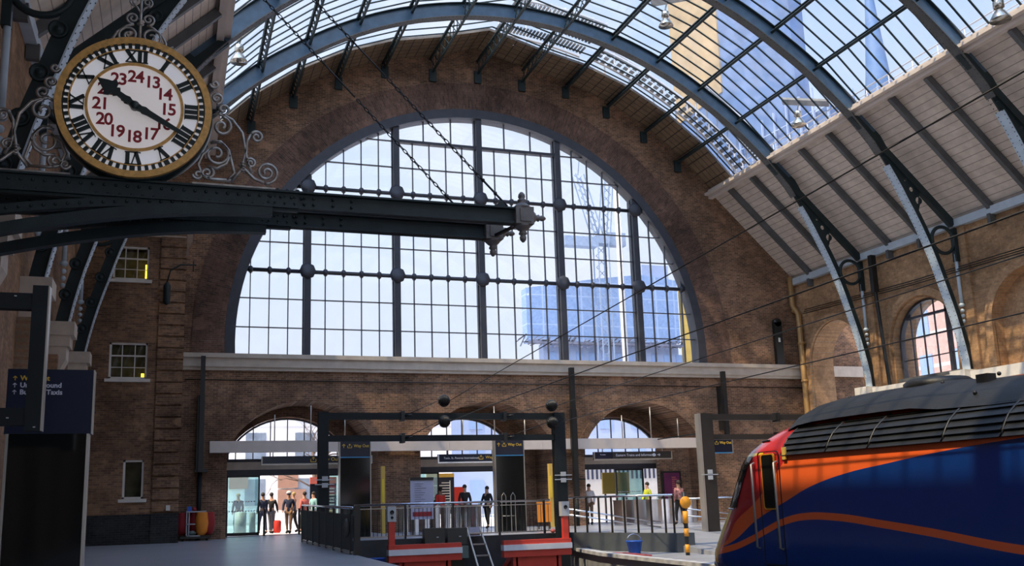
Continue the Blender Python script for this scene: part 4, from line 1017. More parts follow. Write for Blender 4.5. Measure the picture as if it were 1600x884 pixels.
def barriers():
    # main railing above the buffers
    y = -7.5
    o = thing('railing', 'steel railing with balusters and bright top rail behind the buffer stops', 'railing', (-3.5, y, 0), 'concourse railings')
    m = MB(); m.tube([(-6.95, y, 1.12), (-.2, y, 1.12)], .035, 8); m.build('top_rail', 'chrome', o)
    m = MB(); m.box(-6.95, -.2, y-.02, y+.02, .08, .12); m.box(-6.95, -.2, y-.02, y+.02, .98, 1.01); m.build('lower_rails', 'alu', o)
    for i in range(5):
        x = -6.9+i*1.62; m = MB(); m.box(x-.03, x+.03, y-.04, y+.04, 0, 1.12); m.build('post', 'iron_black', o)
    for i in range(48):
        x = -6.75+i*.138; m = MB(); m.cyl((x, y, .1), (x, y, 1.0), .011, n=5); m.build('baluster', 'iron_black', o)
    # solid panelled fence at the left
    x = -8.45
    o = thing('panel_fence', 'black panelled fence with steel handrail along the left platform edge', 'fence', (x, -6.3, 0), 'concourse railings')
    m = MB(); m.prism([(-6.3, .1), (-15.4, .1), (-15.4, .93), (-6.3, 1.02)], x-.025, x+.025, 'yz'); m.build('panel', 'pitwall', o)
    m = MB(); m.tube([(x, -6.3, 1.17), (x, -15.5, 1.08)], .033, 8); m.build('handrail', 'chrome', o)
    for i in range(8):
        y = -6.35-i*1.28; m = MB(); m.box(x-.035, x+.025, y-.03, y+.03, 0, 1.15-.01*i); m.build('post', 'iron_black', o)
    m = MB(); m.box(x-.02, x+.04, -15.4, -6.3, .02, .07); m.build('kick_rail', 'alu', o)
    m = MB(); m.box(-8.47, -8.33, -15.85, -15.7, 0, 1.13); o2 = m.build('end_post', 'portal_b'); tag(o2, 'brown-grey square post at the near end of the black panelled fence', 'post')
    # wall and railing of the right-hand ramp
    A = Vector((-.1, -8.8, 0)); B = Vector((1.78, -12.5, 0)); d = (B-A); nrm = Vector((-d.y, d.x, 0)).normalized()*.09
    m = MB(); v = []
    for p in (A-d*.05, B+d*.04):
        for s in (-1, 1): q = p+nrm*s; v += [(q.x, q.y, -.5), (q.x, q.y, .06)]
    m.add(v, [(0, 1, 3, 2), (4, 6, 7, 5), (0, 4, 5, 1), (2, 3, 7, 6), (1, 5, 7, 3), (0, 2, 6, 4)]); m.box(1.7, 2.3, -12.75, -12.6, -.5, .06)
    o = m.build('ramp_wall', 'greywall'); tag(o, 'low grey wall carrying the railing of the right-hand ramp', 'wall')
    o = thing('railing', 'black post railing with bright handrail on the low grey ramp wall', 'railing', (A.x, A.y, .06), 'concourse railings')
    m = MB(); m.tube([(A.x, A.y, 1.18), (B.x, B.y, 1.18)], .035, 8); m.build('top_rail', 'chrome', o)
    for i in range(9):
        t = i/8 if i < 7 else (.9, .97)[i-7]; t = min(1, (i+.6)/8.2); p = A+d*t; m = MB(); m.bar((p.x, p.y, .06), (p.x, p.y, 1.16), .07, .03, d); m.build('post', 'iron_black', o)
    m = MB(); A2 = Vector((.9, -6.2, 0)); B2 = Vector((4.6, -6.4, 0)); m.tube([(A2.x, A2.y, .8), (B2.x, B2.y, .2)], .03, 8); m.tube([(A2.x, A2.y, .6), (B2.x, B2.y, 0.02)], .03, 8)
    m.build('sloping_rails', 'chrome', o)
    o = thing('railing', 'bright triple handrail on the far ramp, just left of the train nose', 'railing', (8, -3, 0), 'concourse railings')
    m = MB(); m.tube([(7.5, -3, 1.0), (13.5, -3, 1.05)], .035, 8); m.tube([(7.5, -3, .62), (11.5, -3, .12)], .03, 8); m.tube([(7.5, -3, .32), (11.5, -3, -.1+.1)], .03, 8); m.build('rails', 'chrome', o)
    for i in range(4):
        x = 7.6+i*1.5; m = MB(); m.box(x-.04, x+.04, -3.04, -2.96, 0, 1.0); m.build('post', 'iron_black', o)
barriers()

def buffers():
    def stop(xc, side, lab):
        o = thing('buffer_stop', lab, 'buffer stop', (xc, -10, -1.35), 'red buffer stops')
        m = MB(); m.box(xc-1.12, xc+1.12, -10.2, -9.95, -.19, -.06); m.build('upper_beam', 'red', o)
        m = MB(); m.box(xc-1.13, xc+1.13, -10.24, -9.95, -.36, -.19); m.build('white_beam', 'white', o)
        m = MB(); m.box(xc-1.12, xc+1.12, -10.2, -9.95, -.56, -.36); m.box(xc-.7, xc+.7, -10.1, -9.2, -.95, -.56); m.build('lower_beam', 'red', o)
        for s in (-1, 1): m = MB(); m.bar((xc+s*.72, -10.0, -.5), (xc+s*.72, -8.3, -1.33), .14, .16); m.box(xc+s*.72-.08, xc+s*.72+.08, -10.1, -9.9, -1.33, -.56); m.build('strut', 'red', o)
        xs = xc+side*1.0
        m = MB(); m.box(xs-.09, xs+.09, -10.1, -9.95, -.06, .62); m.build('signal_post', 'red', o)
        b = thing('lamp_box', 'light grey lamp box on the red post of the %s buffer stop' % ('left' if side < 0 else 'right'), 'lamp box', (xs, -10, .62), 'buffer lamp boxes')
        m = MB(); m.box(xs-.13, xs+.13, -10.12, -9.9, .62, 1.07); m.build('enclosure', 'lgrey', b)
        for z, r in ((.9, .06), (.74, .04))[:2 if side < 0 else 1]:
            m = MB(); m.lathe([(r, 0), (r, -.03), (r*.7, -.03), (r*.6, -.01), (0, -.01)], (xs, -10.12, z), 'y', 16); m.build('lens', 'iron_black', b)
    stop(-5.3, -1, 'red and white buffer stop on the left track'); stop(-1.72, 1, 'red and white buffer stop on the right track')
    for i, x in enumerate((-4.5, -3.75)):
        m = MB(); m.box(x-.33, x+.33, -8.3, -7.95, -.2, .34-.02*i); m.box(x-.28, x+.28, -8.2, -8.0, -1.42, -.2)
        o = m.build('track_cabinet', 'dgrey'); tag(o, 'dark cabinet behind the left buffer stop, %s of the pair' % ('left' if i == 0 else 'right'), 'cabinet', 'track cabinets')
        m = MB(); m.box(x-.3, x+.3, -8.5, -8.25, -.62, -.24); m.build('lower_box', 'ggrey', o)
        m = MB(); m.box(x+.05, x+.12, -8.31, -8.3, .04, .07); m.build('lock', 'lgrey', o)
    o = thing('access_steps', 'grey metal access steps between the two buffer stops', 'steps', (-3.2, -8.8, -1.42))
    for s in (-1, 1): m = MB(); m.bar((-3.08+s*.26, -9.6, -1.4), (-3.08+s*.22, -7.85, .3), .05, .07); m.build('stringer', 'alu', o)
    for i in range(5): t = (i+.5)/5; m = MB(); m.box(-3.28, -2.86, -9.6+1.7*t-.08, -9.6+1.7*t+.08, -1.4+1.7*t-.02, -1.4+1.7*t+.02); m.build('tread', 'alu', o)
    m = MB(); m.box(-3.26, -2.9, -8.0, -7.97, .05, .32); m.build('notice_plate', 'poster_w', o)
    # yellow and black striped marker post
    x, y = 1.05, -14.4
    x, y = 1.32, -14.0
    o = thing('marker_post', 'black and amber striped marker post with an amber disc before the train nose', 'post', (x, y, -.5))
    m = MB(); m.cyl((x, y, -.5), (x, y, 1.25), .06, n=12); m.build('pole', 'iron_black', o)
    for z0, z1 in ((-.42, -.2), (.02, .24), (.38, .72)): m = MB(); m.cyl((x, y, z0), (x, y, z1), .064 if z0 < .3 else .075, n=12); m.build('amber_band', 'yellow', o)
    m = MB(); m.lathe([(.16, -.09), (.17, -.07), (.17, -.03), (.1, 0)], (x, y, .96), 'y', 20); m.build('amber_disc', 'yellow', o)
    # things on the low platform
    o = thing('storage_bin', 'blue plastic tub standing against the low grey ramp wall', 'tub', (.62, -12.1, -.5))
    m = MB(); m.lathe([(.17, 0), (.24, .34), (.26, .34), (.26, .37), (.22, .37), (.15, .03), (0, .03)], (.62, -12.1, -.5), 'z', 16); m.build('body', 'bluep', o); m = MB(); m.tube([(.62+.24*math.cos(q), -12.1, -.13+.2*math.sin(q)) for q in [PI*i/8 for i in range(9)]], .012, 5); m.build('handle', 'chrome', o)
    m = MB(); m.box(.1, .25, -13.9, -12.3, -.5, -.44); m.box(-.0, .1, -13.3, -11.9, -.5, -.45); o = m.build('barrier_plank', 'pinkr'); tag(o, 'faded red plastic barrier planks lying on the low platform', 'planks')
    m = MB(); m.ball((-.28, -7.9, .1), .09, 10, (1, 1, .8)); o = m.build('buoy_cap', 'pinkr'); tag(o, 'small pale red rounded cap at the foot of the portal post', 'cap')
    o = thing('tub', 'blue plastic tub half hidden by the left buffer stop', 'tub', (-6.2, -9.6, -1.42)); m = MB(); m.lathe([(.22, 0), (.3, .9), (.32, .92), (0, .92)], (-6.45, -8.4, -1.42), 'z', 14); m.build('body', 'bluep', o)
    o = thing('wall_telephone', 'dark rounded equipment box on the end of the panelled fence', 'box', (-8.55, -15.3, .5)); m = MB(); m.ball((-8.56, -15.3, .62), .12, 12, (.8, .6, 1.9)); m.build('hood', 'dgrey', o)
buffers()

def concourse_items():
    # cleaning cart at left
    x0, y = -11.85, -.95
    o = thing('cleaning_cart', 'janitor cart with orange and dark red bags against the left brick wall', 'cart', (x0, y, 0))
    m = MB(); m.box(-12.2, -11.15, y-.3, y+.25, .08, .16); m.build('base', 'iron_black', o)
    for xx in (-12.1, -11.25):
        for yy in (y-.2, y+.15): m = MB(); m.lathe([(.05, -.02), (.05, .02)], (xx, yy, .05), 'y', 10); m.build('wheel', 'iron_black', o)
    m = MB()
    for xx in (-11.98, -11.9): m.box(xx-.02, xx+.02, y-.28, y-.24, .16, 1.05)
    for z in (.16, .58, 1.02): m.box(-12.0, -11.5, y-.28, y-.22, z, z+.04)
    m.box(-12.0, -11.3, y-.3, y+.2, 1.03, 1.07); m.build('frame', 'lgrey', o)
    def bag(xa, xb, ya, yb, mm, nm, z0=.2, z1=1.02): m = MB(); m.lathe([(.12, z0), (.2, z0+.12), (.24, (z0+z1)/2), (.2, z1-.02), (.2, z1)], ((xa+xb)/2, (ya+yb)/2, 0), 'z', 14); return m.build(nm, mm, o)
    bag(-12.25, -12.0, y, y+.3, 'bagred', 'dark_red_bag'); bag(-11.3, -11.1, y-.1, y+.2, 'bagred', 'dark_red_bag'); bag(-11.6, -11.3, y-.35, y-.05, 'orange', 'orange_bag'); bag(-11.75, -11.6, y-.05, y+.25, 'bagred', 'dark_red_bag')
    m = MB(); m.ball((-11.78, y-.2, .28), .13, 8, (1.2, 1, .7)); m.build('waste_bundle', 'ggrey', o)
    m = MB(); m.box(-11.98, -11.82, y-.2, y, 1.07, 1.24); m.build('spray_box', 'bluep', o); m = MB(); m.ball((-11.72, y-.1, 1.14), .08, 8); m.build('cloth_bundle', 'bagred', o)
    # small switch box
    m = MB(); m.box(-12.72, -12.58, -2.60, -2.5, 1.12, 1.3); o = m.build('socket_box', 'stone_w'); tag(o, 'small pale box on the staff block corner above the black base', 'box')
    # notices, posters
    m = MB(); m.box(-4.25, -3.4, -4.03, -3.97, .55, 1.95); o = m.build('notice_board', 'poster_w'); tag(o, 'pale lilac notice board with small print left of the middle doorway', 'notice board')
    m = MB(); m.box(-4.27, -3.38, -4.05, -3.95, 1.95, 2.06); m.box(-4.2, -4.15, -4.03, -3.97, 0, .55); m.box(-3.5, -3.45, -4.03, -3.97, 0, .55); m.build('frame', 'iron_black', o)
    m = MB(); m.box(-4.18, -3.46, -4.045, -4.03, .66, .82); m.build('red_strip', 'bagred', o)
    m = MB()
    for i in range(12): m.box(-4.1, -4.1+.55*random.uniform(.4, 1), -4.04, -4.03, 1.82-i*.08, 1.835-i*.08)
    m.build('small_print', 'c_grey', o)['kind'] = 'stuff'
    o = thing('poster', 'purple poster in a dark frame on the brick right of the right doorway', 'poster', (9.3, 1.0, 1.1)); m = MB(); m.box(8.75, 9.75, 1.0, 1.08, .9, 2.25); m.build('frame', 'iron_black', o); m = MB(); m.box(8.85, 9.65, .98, 1.0, 1.0, 2.17); m.build('sheet', 'poster_p', o)
    m = MB()
    for i in range(9): m.box(9.25, 9.25+.3*random.uniform(.4, 1), .97, .98, 1.95-i*.09, 1.985-i*.09)
    m.build('printed_lines', 'c_pink', o)['kind'] = 'stuff'
    m = MB(); m.box(8.4, 8.85, .8, .9, 0, 2.2) if 0 else None
    m = MB(); m.box(8.7, 9.8, 1.08, 1.3, 0, 3.2); m.box(8.72, 10.3, 1.1, 1.4, 0, 3.3); o = struct(m.build('wall_passage', 'brick_x'))
    for i, (x, lab) in enumerate(((-4.62, 'slim yellow strip added for the sunlit reveal left of the middle archway'), (2.5, 'slim yellow strip added for the sunlit reveal right of the middle archway'))):  # added yellow strips imitate sunlight on the arch reveals
        o = thing('sunlit_reveal_strip', lab, 'sunlit strip', (x, -.9, 0), 'added sunlit reveal strips'); m = MB(); m.box(x-.06, x+.08, -1.0, -.8, .0, 2.6); m.build('body', 'ochre', o); m = MB(); m.box(x-.05, x+.03, -1.02, -1.0, 1.2, 2.1); m.build('sunlit_strip', 'yellowb', o)
    # ticket gate line
    for i in range(15):
        x = -4.0+i*.42 if i < 8 else 5.2+(i-8)*.55
        o = thing('ticket_gate', 'steel ticket gate, %s in the %s row of gates' % (('first', 'second', 'third', 'fourth', 'fifth', 'sixth', 'seventh', 'eighth')[i if i < 8 else i-8], 'middle archway' if i < 8 else 'right archway'), 'ticket gate', (x, -1.8, 0), 'ticket gates')
        m = MB(); m.box(x-.09, x+.09, -2.2, -1.4, 0, .98); m.box(x-.1, x+.1, -2.24, -1.36, .98, 1.02); m.build('cabinet', 'chrome', o); m = MB(); m.box(x+.09, x+.2, -1.82, -1.8, .35, 1.15); m.build('paddle', 'glass_g', o)
    o = thing('gate_sign', 'orange notice hung on the railing beside the portal post', 'notice', (1.35, -3, .2)); m = MB(); m.box(1.05, 1.65, -3.03, -2.97, .27, 1.05); m.build('sheet', 'orange', o); m = MB(); m.box(1.1, 1.14, -3.0, -2.96, 0, .3); m.box(1.56, 1.6, -3.0, -2.96, 0, .3); m.build('legs', 'iron_black', o)
    m = MB(); o = thing('luggage_trolley_rail', 'thin steel hooped rail standing before the middle totem', 'rail', (-1.0, -5.6, 0))
    for x in (-1.2, -.85): m.tube([(x-.08, -5.6, 0), (x-.08, -5.6, 1.3), (x, -5.6, 1.42), (x+.08, -5.6, 1.3), (x+.08, -5.6, 0)], .015, 5)
    m.tube([(-1.28, -5.6, .6), (-.77, -5.6, .6)], .015, 5); m.build('hoops', 'alu', o)
concourse_items()

# ------------------------------------------------------------------ train
def livery():
    m = mat('train_livery', (.02, .1, .4), .22, coat=.6); nt = m.node_tree; b = nt.nodes['Principled BSDF']; N = nt.nodes.new; L = nt.links.new
    for l in list(b.inputs['Base Color'].links): nt.links.remove(l)
    tc = N('ShaderNodeTexCoord'); sp = N('ShaderNodeSeparateXYZ'); L(tc.outputs['Object'], sp.inputs[0])
    # object origin is at (-1.7, -30, -1.3)
    def mth(op, a, b_=None):
        n = N('ShaderNodeMath'); n.operation = op
        for i, s in enumerate((a, b_)):
            if s is None: continue
            if isinstance(s, (int, float)): n.inputs[i].default_value = s
            else: L(s, n.inputs[i])
        return n.outputs[0]
    t = mth('DIVIDE', mth('ADD', sp.outputs['Y'], 3.0), 12.0); z = mth('SUBTRACT', sp.outputs['Z'], 1.3)
    def curve(pts):
        n = N('ShaderNodeFloatCurve'); c = n.mapping.curves[0]; n.mapping.use_clip = False
        P = [((y+33)/12, (zz+1)/4) for y, zz in pts]
        c.points[0].location = P[0]; c.points[1].location = P[-1]
        for p in P[1:-1]: c.points.new(*p)
        n.mapping.update(); L(t, n.inputs['Value'])
        return mth('SUBTRACT', mth('MULTIPLY', n.outputs[0], 4.0), 1.0)
    b1 = curve([(-33, 1.84), (-29.75, 1.74), (-28.25, 1.63), (-27.35, 1.53), (-26.59, 1.44), (-25.73, 1.27), (-24.97, 1.02), (-24.19, .75), (-23.17, .29), (-22, .08), (-21, .0)])
    b2 = curve([(-33, 2.9), (-25.5, 2.9), (-25.28, 1.9), (-24.95, 1.62), (-24.13, 1.02), (-23.5, .70), (-23.02, .30), (-21, .05)])
    st = curve([(-33, .3), (-29.54, .44), (-28.09, .61), (-27.22, .70), (-26.22, .79), (-25.43, .79), (-24.92, .71), (-24.38, .55), (-23.94, .4), (-23.18, .21), (-21, -.02)])
    def mix(f, a, c):
        n = N('ShaderNodeMixRGB'); L(f, n.inputs[0])
        for i, s in ((1, a), (2, c)):
            if isinstance(s, tuple): n.inputs[i].default_value = (*s, 1)
            else: L(s, n.inputs[i])
        return n.outputs[0]
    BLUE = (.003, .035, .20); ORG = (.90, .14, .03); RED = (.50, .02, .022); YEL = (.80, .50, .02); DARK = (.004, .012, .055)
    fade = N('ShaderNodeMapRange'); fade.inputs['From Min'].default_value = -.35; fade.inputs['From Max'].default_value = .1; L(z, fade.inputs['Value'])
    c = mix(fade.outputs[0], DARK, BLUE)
    c = mix(mth('GREATER_THAN', z, b1), c, ORG)
    c = mix(mth('LESS_THAN', mth('ABSOLUTE', mth('SUBTRACT', z, st)), .055), c, ORG)
    c = mix(mth('GREATER_THAN', z, b2), c, RED)
    ax = mth('ABSOLUTE', sp.outputs['X'])
    front = mth('MULTIPLY', mth('LESS_THAN', ax, 1.325), mth('GREATER_THAN', sp.outputs['Y'], 5.6)); front = mth('MULTIPLY', front, mth('GREATER_THAN', z, -.05)); front = mth('MULTIPLY', front, mth('LESS_THAN', z, 1.85))
    c = mix(front, c, YEL)
    L(c, b.inputs['Base Color'])
    return m
def train():
    XC = -1.7
    o = thing('train_power_car', 'blue and orange streamlined train power car with black ribbed roof and raked nose', 'train', (XC, -30, -1.3))
    LV = [(-1.0, 1.05, -22.75, -23.15), (-0.6, 1.3, -22.3, -23.15), (-0.28, 1.36, -22.17, -23.15), (0.0, 1.37, -21.97, -23.2), (0.15, 1.37, -22.0, -23.25), (0.5, 1.37, -22.3, -23.45), (0.85, 1.37, -22.61, -23.7), (0.92, 1.37, -22.67, -23.75), (1.3, 1.365, -22.95, -23.95), (1.6, 1.355, -23.13, -24.15), (1.78, 1.34, -23.27, -24.3), (1.9, 1.29, -23.4, -24.45), (2.05, 1.18, -23.65, -24.65), (2.2, 1.0, -23.95, -24.9), (2.33, 0.8, -24.25, -25.15), (2.46, 0.58, -24.65, -25.35), (2.58, 0.32, -25.05, -25.55), (2.64, 0.12, -25.35, -25.75)]
    def lv(z):
        for a, b in zip(LV, LV[1:]):
            if z <= b[0]: t = max(0, (z-a[0])/(b[0]-a[0])); return [a[i]+(b[i]-a[i])*t for i in range(4)]
        return LV[-1]
    def S(z, u, off=0.):
        """u in -1..1 around the nose: -1 near side, +1 far side"""
        _, hw, yf, ys = lv(z); a = u*PI/2
        cx = math.copysign(abs(math.sin(a))**.62, a) if u else 0; cy = abs(math.cos(a))**.85
        p = Vector((XC+hw*cx, ys+(yf-ys)*cy, z))
        n = Vector((cx/max(hw, .3), cy/max(yf-ys, .3), .15 if z > 1 else 0)).normalized()
        return p+n*off
    NU = 32; zs = []
    for a, b in zip(LV, LV[1:]):
        k = 3
        zs += [a[0]+(b[0]-a[0])*i/k for i in range(k)]
    zs.append(LV[-1][0])
    v = []; f = []; per = NU+1+2
    for z in zs:
        _, hw, yf, ys = lv(z)
        v.append((XC-hw, -47, z)); v += [tuple(S(z, -1+2*i/NU)) for i in range(NU+1)]; v.append((XC+hw, -47, z))
    for j in range(len(zs)-1):
        for i in range(per-1): f.append((j*per+i, j*per+i+1, (j+1)*per+i+1, (j+1)*per+i))
    f.append(tuple(range(per))); f.append(tuple((len(zs)-1)*per+i for i in range(per))[::-1])
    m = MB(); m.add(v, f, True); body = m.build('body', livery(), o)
    # windscreen
    for ua, ub in ((-.90, -.72), (-.64, .64), (.72, .90)):
        m = MB(); v = []; n1, n2 = 10, 12
        for j in range(n1+1):
            z = .93+(1.80-.93)*j/n1
            for i in range(n2+1): v.append(tuple(S(z, ua+(ub-ua)*i/n2, .012)))
        m.add(v, [(j*(n2+1)+i, j*(n2+1)+i+1, (j+1)*(n2+1)+i+1, (j+1)*(n2+1)+i) for j in range(n1) for i in range(n2)], True); m.build('windscreen', 'blackgl', o)
    m = MB(); m.tube([S(.91, -.84+1.68*i/24, .015) for i in range(25)], .014, 5); m.build('windscreen_seal', 'white', o)
    # cab door with window and handrails
    xs = XC-1.372
    m = MB()
    def rr(y0, y1, z0, z1, r=.05):
        p = []
        for cx_, cz_, a0 in ((y1-r, z1-r, 0), (y0+r, z1-r, 90), (y0+r, z0+r, 180), (y1-r, z0+r, 270)):
            p += [(cx_+r*math.cos(R(a0+q)), cz_+r*math.sin(R(a0+q))) for q in (0, 30, 60, 90)]
        return p
    dl = MB(); dl.plate([rr(-24.90, -24.30, .0, 1.86, .07), rr(-24.885, -24.315, .015, 1.845, .06)], xs-.004, xs+.012, 'yz'); d = dl.build('cab_door', 'iron_black', o)
    w = MB(); w.plate([rr(-24.76, -24.42, .92, 1.80)], xs-.006, xs+.012, 'yz'); w.build('door_window', 'blackgl', d)
    w = MB(); w.plate([rr(-24.78, -24.40, .90, 1.82), rr(-24.76, -24.42, .92, 1.80)], xs-.012, xs+.012, 'yz'); w.build('window_seal', 'yellow', d)
    for y in (-24.19, -24.84):
        m = MB(); m.tube([(xs, y, 1.68), (xs-.06, y, 1.66), (xs-.06, y+.0, .28), (xs, y, .26)], .020, 8); m.build('handrail', 'alu', o)
    # black roof: ribbed side panels and smooth crown
    m = MB(); secs = []
    sp = [(1.345, 1.77), (1.29, 1.90), (1.18, 2.05), (1.0, 2.20), (.87, 2.27)]
    for i in range(7):
        t = i/6*(len(sp)-1); k = min(int(t), len(sp)-2); q = t-k
        x = sp[k][0]+(sp[k+1][0]-sp[k][0])*q; z = sp[k][1]+(sp[k+1][1]-sp[k][1])*q
        secs.append((x, z))
    prof = []
    for i, (x, z) in enumerate(secs):
        prof.append((x+.05, z)); 
        if i < 6: x2, z2 = secs[i+1]; prof.append((x2+.012+(x-x2)*.25, z2-(z2-z)*.25)); prof.append((x2+.012+(x-x2)*.1, z2-(z2-z)*.02))
    joints = [-24.98, -26.12, -27.07, -28.48, -29.43, -31, -32.5, -34, -47]
    for sg in (-1, 1):
        for a, b in zip(joints, joints[1:]):
            mm = MB(); vv = [(XC+sg*x, yy, z) for yy in (a-.02 if a < -25 else a, b+.02) for x, z in prof]; k = len(prof)
            mm.add(vv, [(i, i+1, k+i+1, k+i) for i in range(k-1)])
            mm.add([(XC+sg*1.0, yy, 1.74) for yy in (a, b)]+[(XC+sg*1.40, yy, 1.765) for yy in (a-.0, b)], [(0, 1, 3, 2)])
            mm.build('roof_louvre_panel', 'roofblk', o)
            m = MB(); m.tube([(XC+sg*(x+.025), a, z) for x, z in [(1.35, 1.78)]+secs], .018, 5); m.build('roof_joint_strip', 'iron_black', o)
    m = MB(); cr = [(-1.03, 2.19), (-.93, 2.28), (-.8, 2.40), (-.55, 2.52), (-.25, 2.60), (0, 2.62), (.25, 2.60), (.55, 2.52), (.8, 2.40), (.93, 2.28), (1.03, 2.19)]
    ys = [-24.75, -25.0, -25.4, -26.0, -27.0, -27.6, -28.1, -29, -34, -47]; hs = [.0, .06, .09, .1, .1, .09, .03, .0, 0, 0]
    v = [(XC+x, y, z+h+.01) for y, h in zip(ys, hs) for x, z in cr]; k = len(cr)
    m.add(v, [(j*k+i, j*k+i+1, (j+1)*k+i+1, (j+1)*k+i) for j in range(len(ys)-1) for i in range(k-1)], True); m.add([v_ for v_ in v[:k]]+[(XC-1.0, -24.75, 2.1), (XC+1.0, -24.75, 2.1)], [tuple(range(k))+(k+1, k)])
    for y in (-25.6, -26.6, -27.6, -28.6):
        for x in (-.85, -.4): m.ball((XC+x, y, 2.40 if x < -.6 else 2.66), .03, 6)
    m.build('roof_crown', 'roofblk', o)
    m = MB(); m.lathe([(.5, 0), (.5, .12), (.42, .18), (0, .2)], (XC+.1, -27.0, 2.62), 'z', 20); m.build('exhaust_hump', 'roofblk', o); m = MB(); m.box(XC-.5, XC-.35, -28.5, -28.3, 2.55, 2.68); m.build('lifting_eye', 'roofblk', o)
    m = MB(); m.plate([rr(-25.12, -25.03, 1.70, 1.9, .01)], xs-.02, xs+.01, 'yz'); m.build('warning_label', 'ochre', o)
    m = MB(); m.tube([S(2.05, -.9+.25*i/4, .02) for i in range(5)], .015, 5); m.build('rain_strip', 'iron_black', o)
    # bogie and wheels under the skirt
    for y in (-25.6, -28.2):
        for sg in (-1, 1): m = MB(); m.lathe([(0, -.06), (.5, -.06), (.5, .06), (0, .06)], (XC+sg*.75, y, -.79), 'x', 24); m.build('wheel', 'rail', o)
    m = MB(); m.box(XC-1.05, XC+1.05, -29.2, -24.4, -1.0, -.6); m.box(XC-1.1, XC+1.1, -46, -30.5, -1.1, -.95); m.build('bogie', 'iron_black', o)
    for sg in (-1, 1):
        m = MB(); p = S(-.1, sg*.45, .01); m.ball(p, .07, 10); m.build('headlamp', 'lgrey', o)
M['roofblk'] = mat('black_train_roof', (.013, .014, .016), .5, var=.25, bump=.15, spec=.4)
train()

# ------------------------------------------------------------------ people
def skinned(name, joints, edges, m, parent, sub=1):
    me = bpy.data.meshes.new(name); off = parent_loc(parent)
    me.from_pydata([Vector(p)-off for p, r in joints], edges, [])
    ob = bpy.data.objects.new(name, me); COL.objects.link(ob)
    md = ob.modifiers.new('s', 'SKIN'); md.use_smooth_shade = True
    if not me.skin_vertices: me.skin_vertices.new()
    for i, (p, r) in enumerate(joints):
        sv = me.skin_vertices[0].data[i]; sv.radius = (r, r) if not isinstance(r, tuple) else r; sv.use_root = (i == 0)
    if sub: s = ob.modifiers.new('u', 'SUBSURF'); s.levels = sub; s.render_levels = sub
    dg = bpy.context.evaluated_depsgraph_get(); m2 = bpy.data.meshes.new_from_object(ob.evaluated_get(dg))
    bpy.data.objects.remove(ob); m2.name = name; m2.materials.clear(); m2.materials.append(M[m])
    o = bpy.data.objects.new(name, m2); COL.objects.link(o); o.parent = parent
    return o
def person(x, y, lab, top, legs, hair='hair', skin='skin', h=1.72, face=0., stride=.2, bag=None, hat=None, z0=0.):
    o = thing('person', lab, 'person', (x, y, z0), 'people beyond the barriers')
    s = h/1.72; c, sn = math.cos(face), math.sin(face)
    def P(a, b, z): return (x+(a*c-b*sn)*s, y+(a*sn+b*c)*s, z0+z*s)     # a to the side, b forward
    st = stride
    J = [(P(0, 0, .95), .11), (P(0, 0, 1.15), .105), (P(0, .0, 1.36), .12), (P(0, .01, 1.48), .055), (P(0, .02, 1.56), .075), (P(0, .03, 1.66), .085),
         (P(-.17, 0, 1.40), .05), (P(-.23, -.04, 1.15), .04), (P(-.22, .08, .92), .03), (P(-.22, .12, .84), .028),
         (P(.17, 0, 1.40), .05), (P(.23, .06, 1.15), .04), (P(.22, .16, .95), .03), (P(.22, .2, .88), .028),
         (P(-.09, .0, .88), .085), (P(-.10, st*.6, .48), .055), (P(-.10, st*.5, .09), .04), (P(-.10, st*.5+.14, .04), .035),
         (P(.09, .0, .88), .085), (P(.10, -st*.3, .48), .055), (P(.10, -st*.9, .10), .04), (P(.10, -st*.9+.13, .04), .035)]
    E = [(0, 1), (1, 2), (2, 3), (3, 4), (4, 5), (2, 6), (6, 7), (7, 8), (8, 9), (2, 10), (10, 11), (11, 12), (12, 13), (0, 14), (14, 15), (15, 16), (16, 17), (0, 18), (18, 19), (19, 20), (20, 21)]
    skinned('body', J, E, skin, o)
    T = [(p, r+.018 if not isinstance(r, tuple) else r) for p, r in J]
    skinned('jacket', [(P(0, 0, .86), .135), T[1], T[2], (P(0, .005, 1.45), .07), T[6], T[7], T[8], T[10], T[11], T[12]], [(0, 1), (1, 2), (2, 3), (2, 4), (4, 5), (5, 6), (2, 7), (7, 8), (8, 9)], top, o)
    skinned('trousers', [(P(0, 0, .93), .125), T[14], T[15], (P(-.10, st*.5, .12), .05), T[18], T[19], (P(.10, -st*.9, .13), .05)], [(0, 1), (1, 2), (2, 3), (0, 4), (4, 5), (5, 6)], legs, o)
    for q in ((17, 16), (21, 20)):
        m = MB(); m.tube([J[q[1]][0], J[q[0]][0]], .05*s, 8); m.build('shoe', 'c_black', o)
    m = MB(); m.ball(P(0, -.005, 1.675), .098*s, 10, (.95, 1.05, .95)); m.build('hair', hair, o)
    if hat: m = MB(); m.lathe([(.11, -.02), (.12, .03), (.07, .1), (0, .12)], P(0, .02, 1.69), 'z', 12); m.build('hat', hat, o)
    if bag: m = MB(); bx, by, bz = P(.3, -.05, .3); m.lathe([(.12, -.28), (.17, -.2), (.17, .2), (.12, .26)], (bx, by, bz), 'z', 12); m.build('bag', bag, o)
    return o
person(-8.75, 4.6, 'person in a navy coat walking past the left doorway', 'c_navy', 'c_navy', face=.4)
person(-8.35, 4.9, 'person in dark clothes with a red wheeled bag in the left doorway', 'c_black', 'c_grey', face=-.5, bag='c_red')
person(-7.7, 4.0, 'person in a white cap and navy top in the left doorway', 'c_navy', 'c_brown', hat='c_white', face=2.8)
person(-7.35, 5.2, 'person in a brown coat at the back of the left doorway', 'c_brown', 'c_black', face=1.2, hair='hairb')
person(-6.95, 4.6, 'person in a coral top near the right edge of the left doorway', 'c_pink', 'c_black', face=.5)
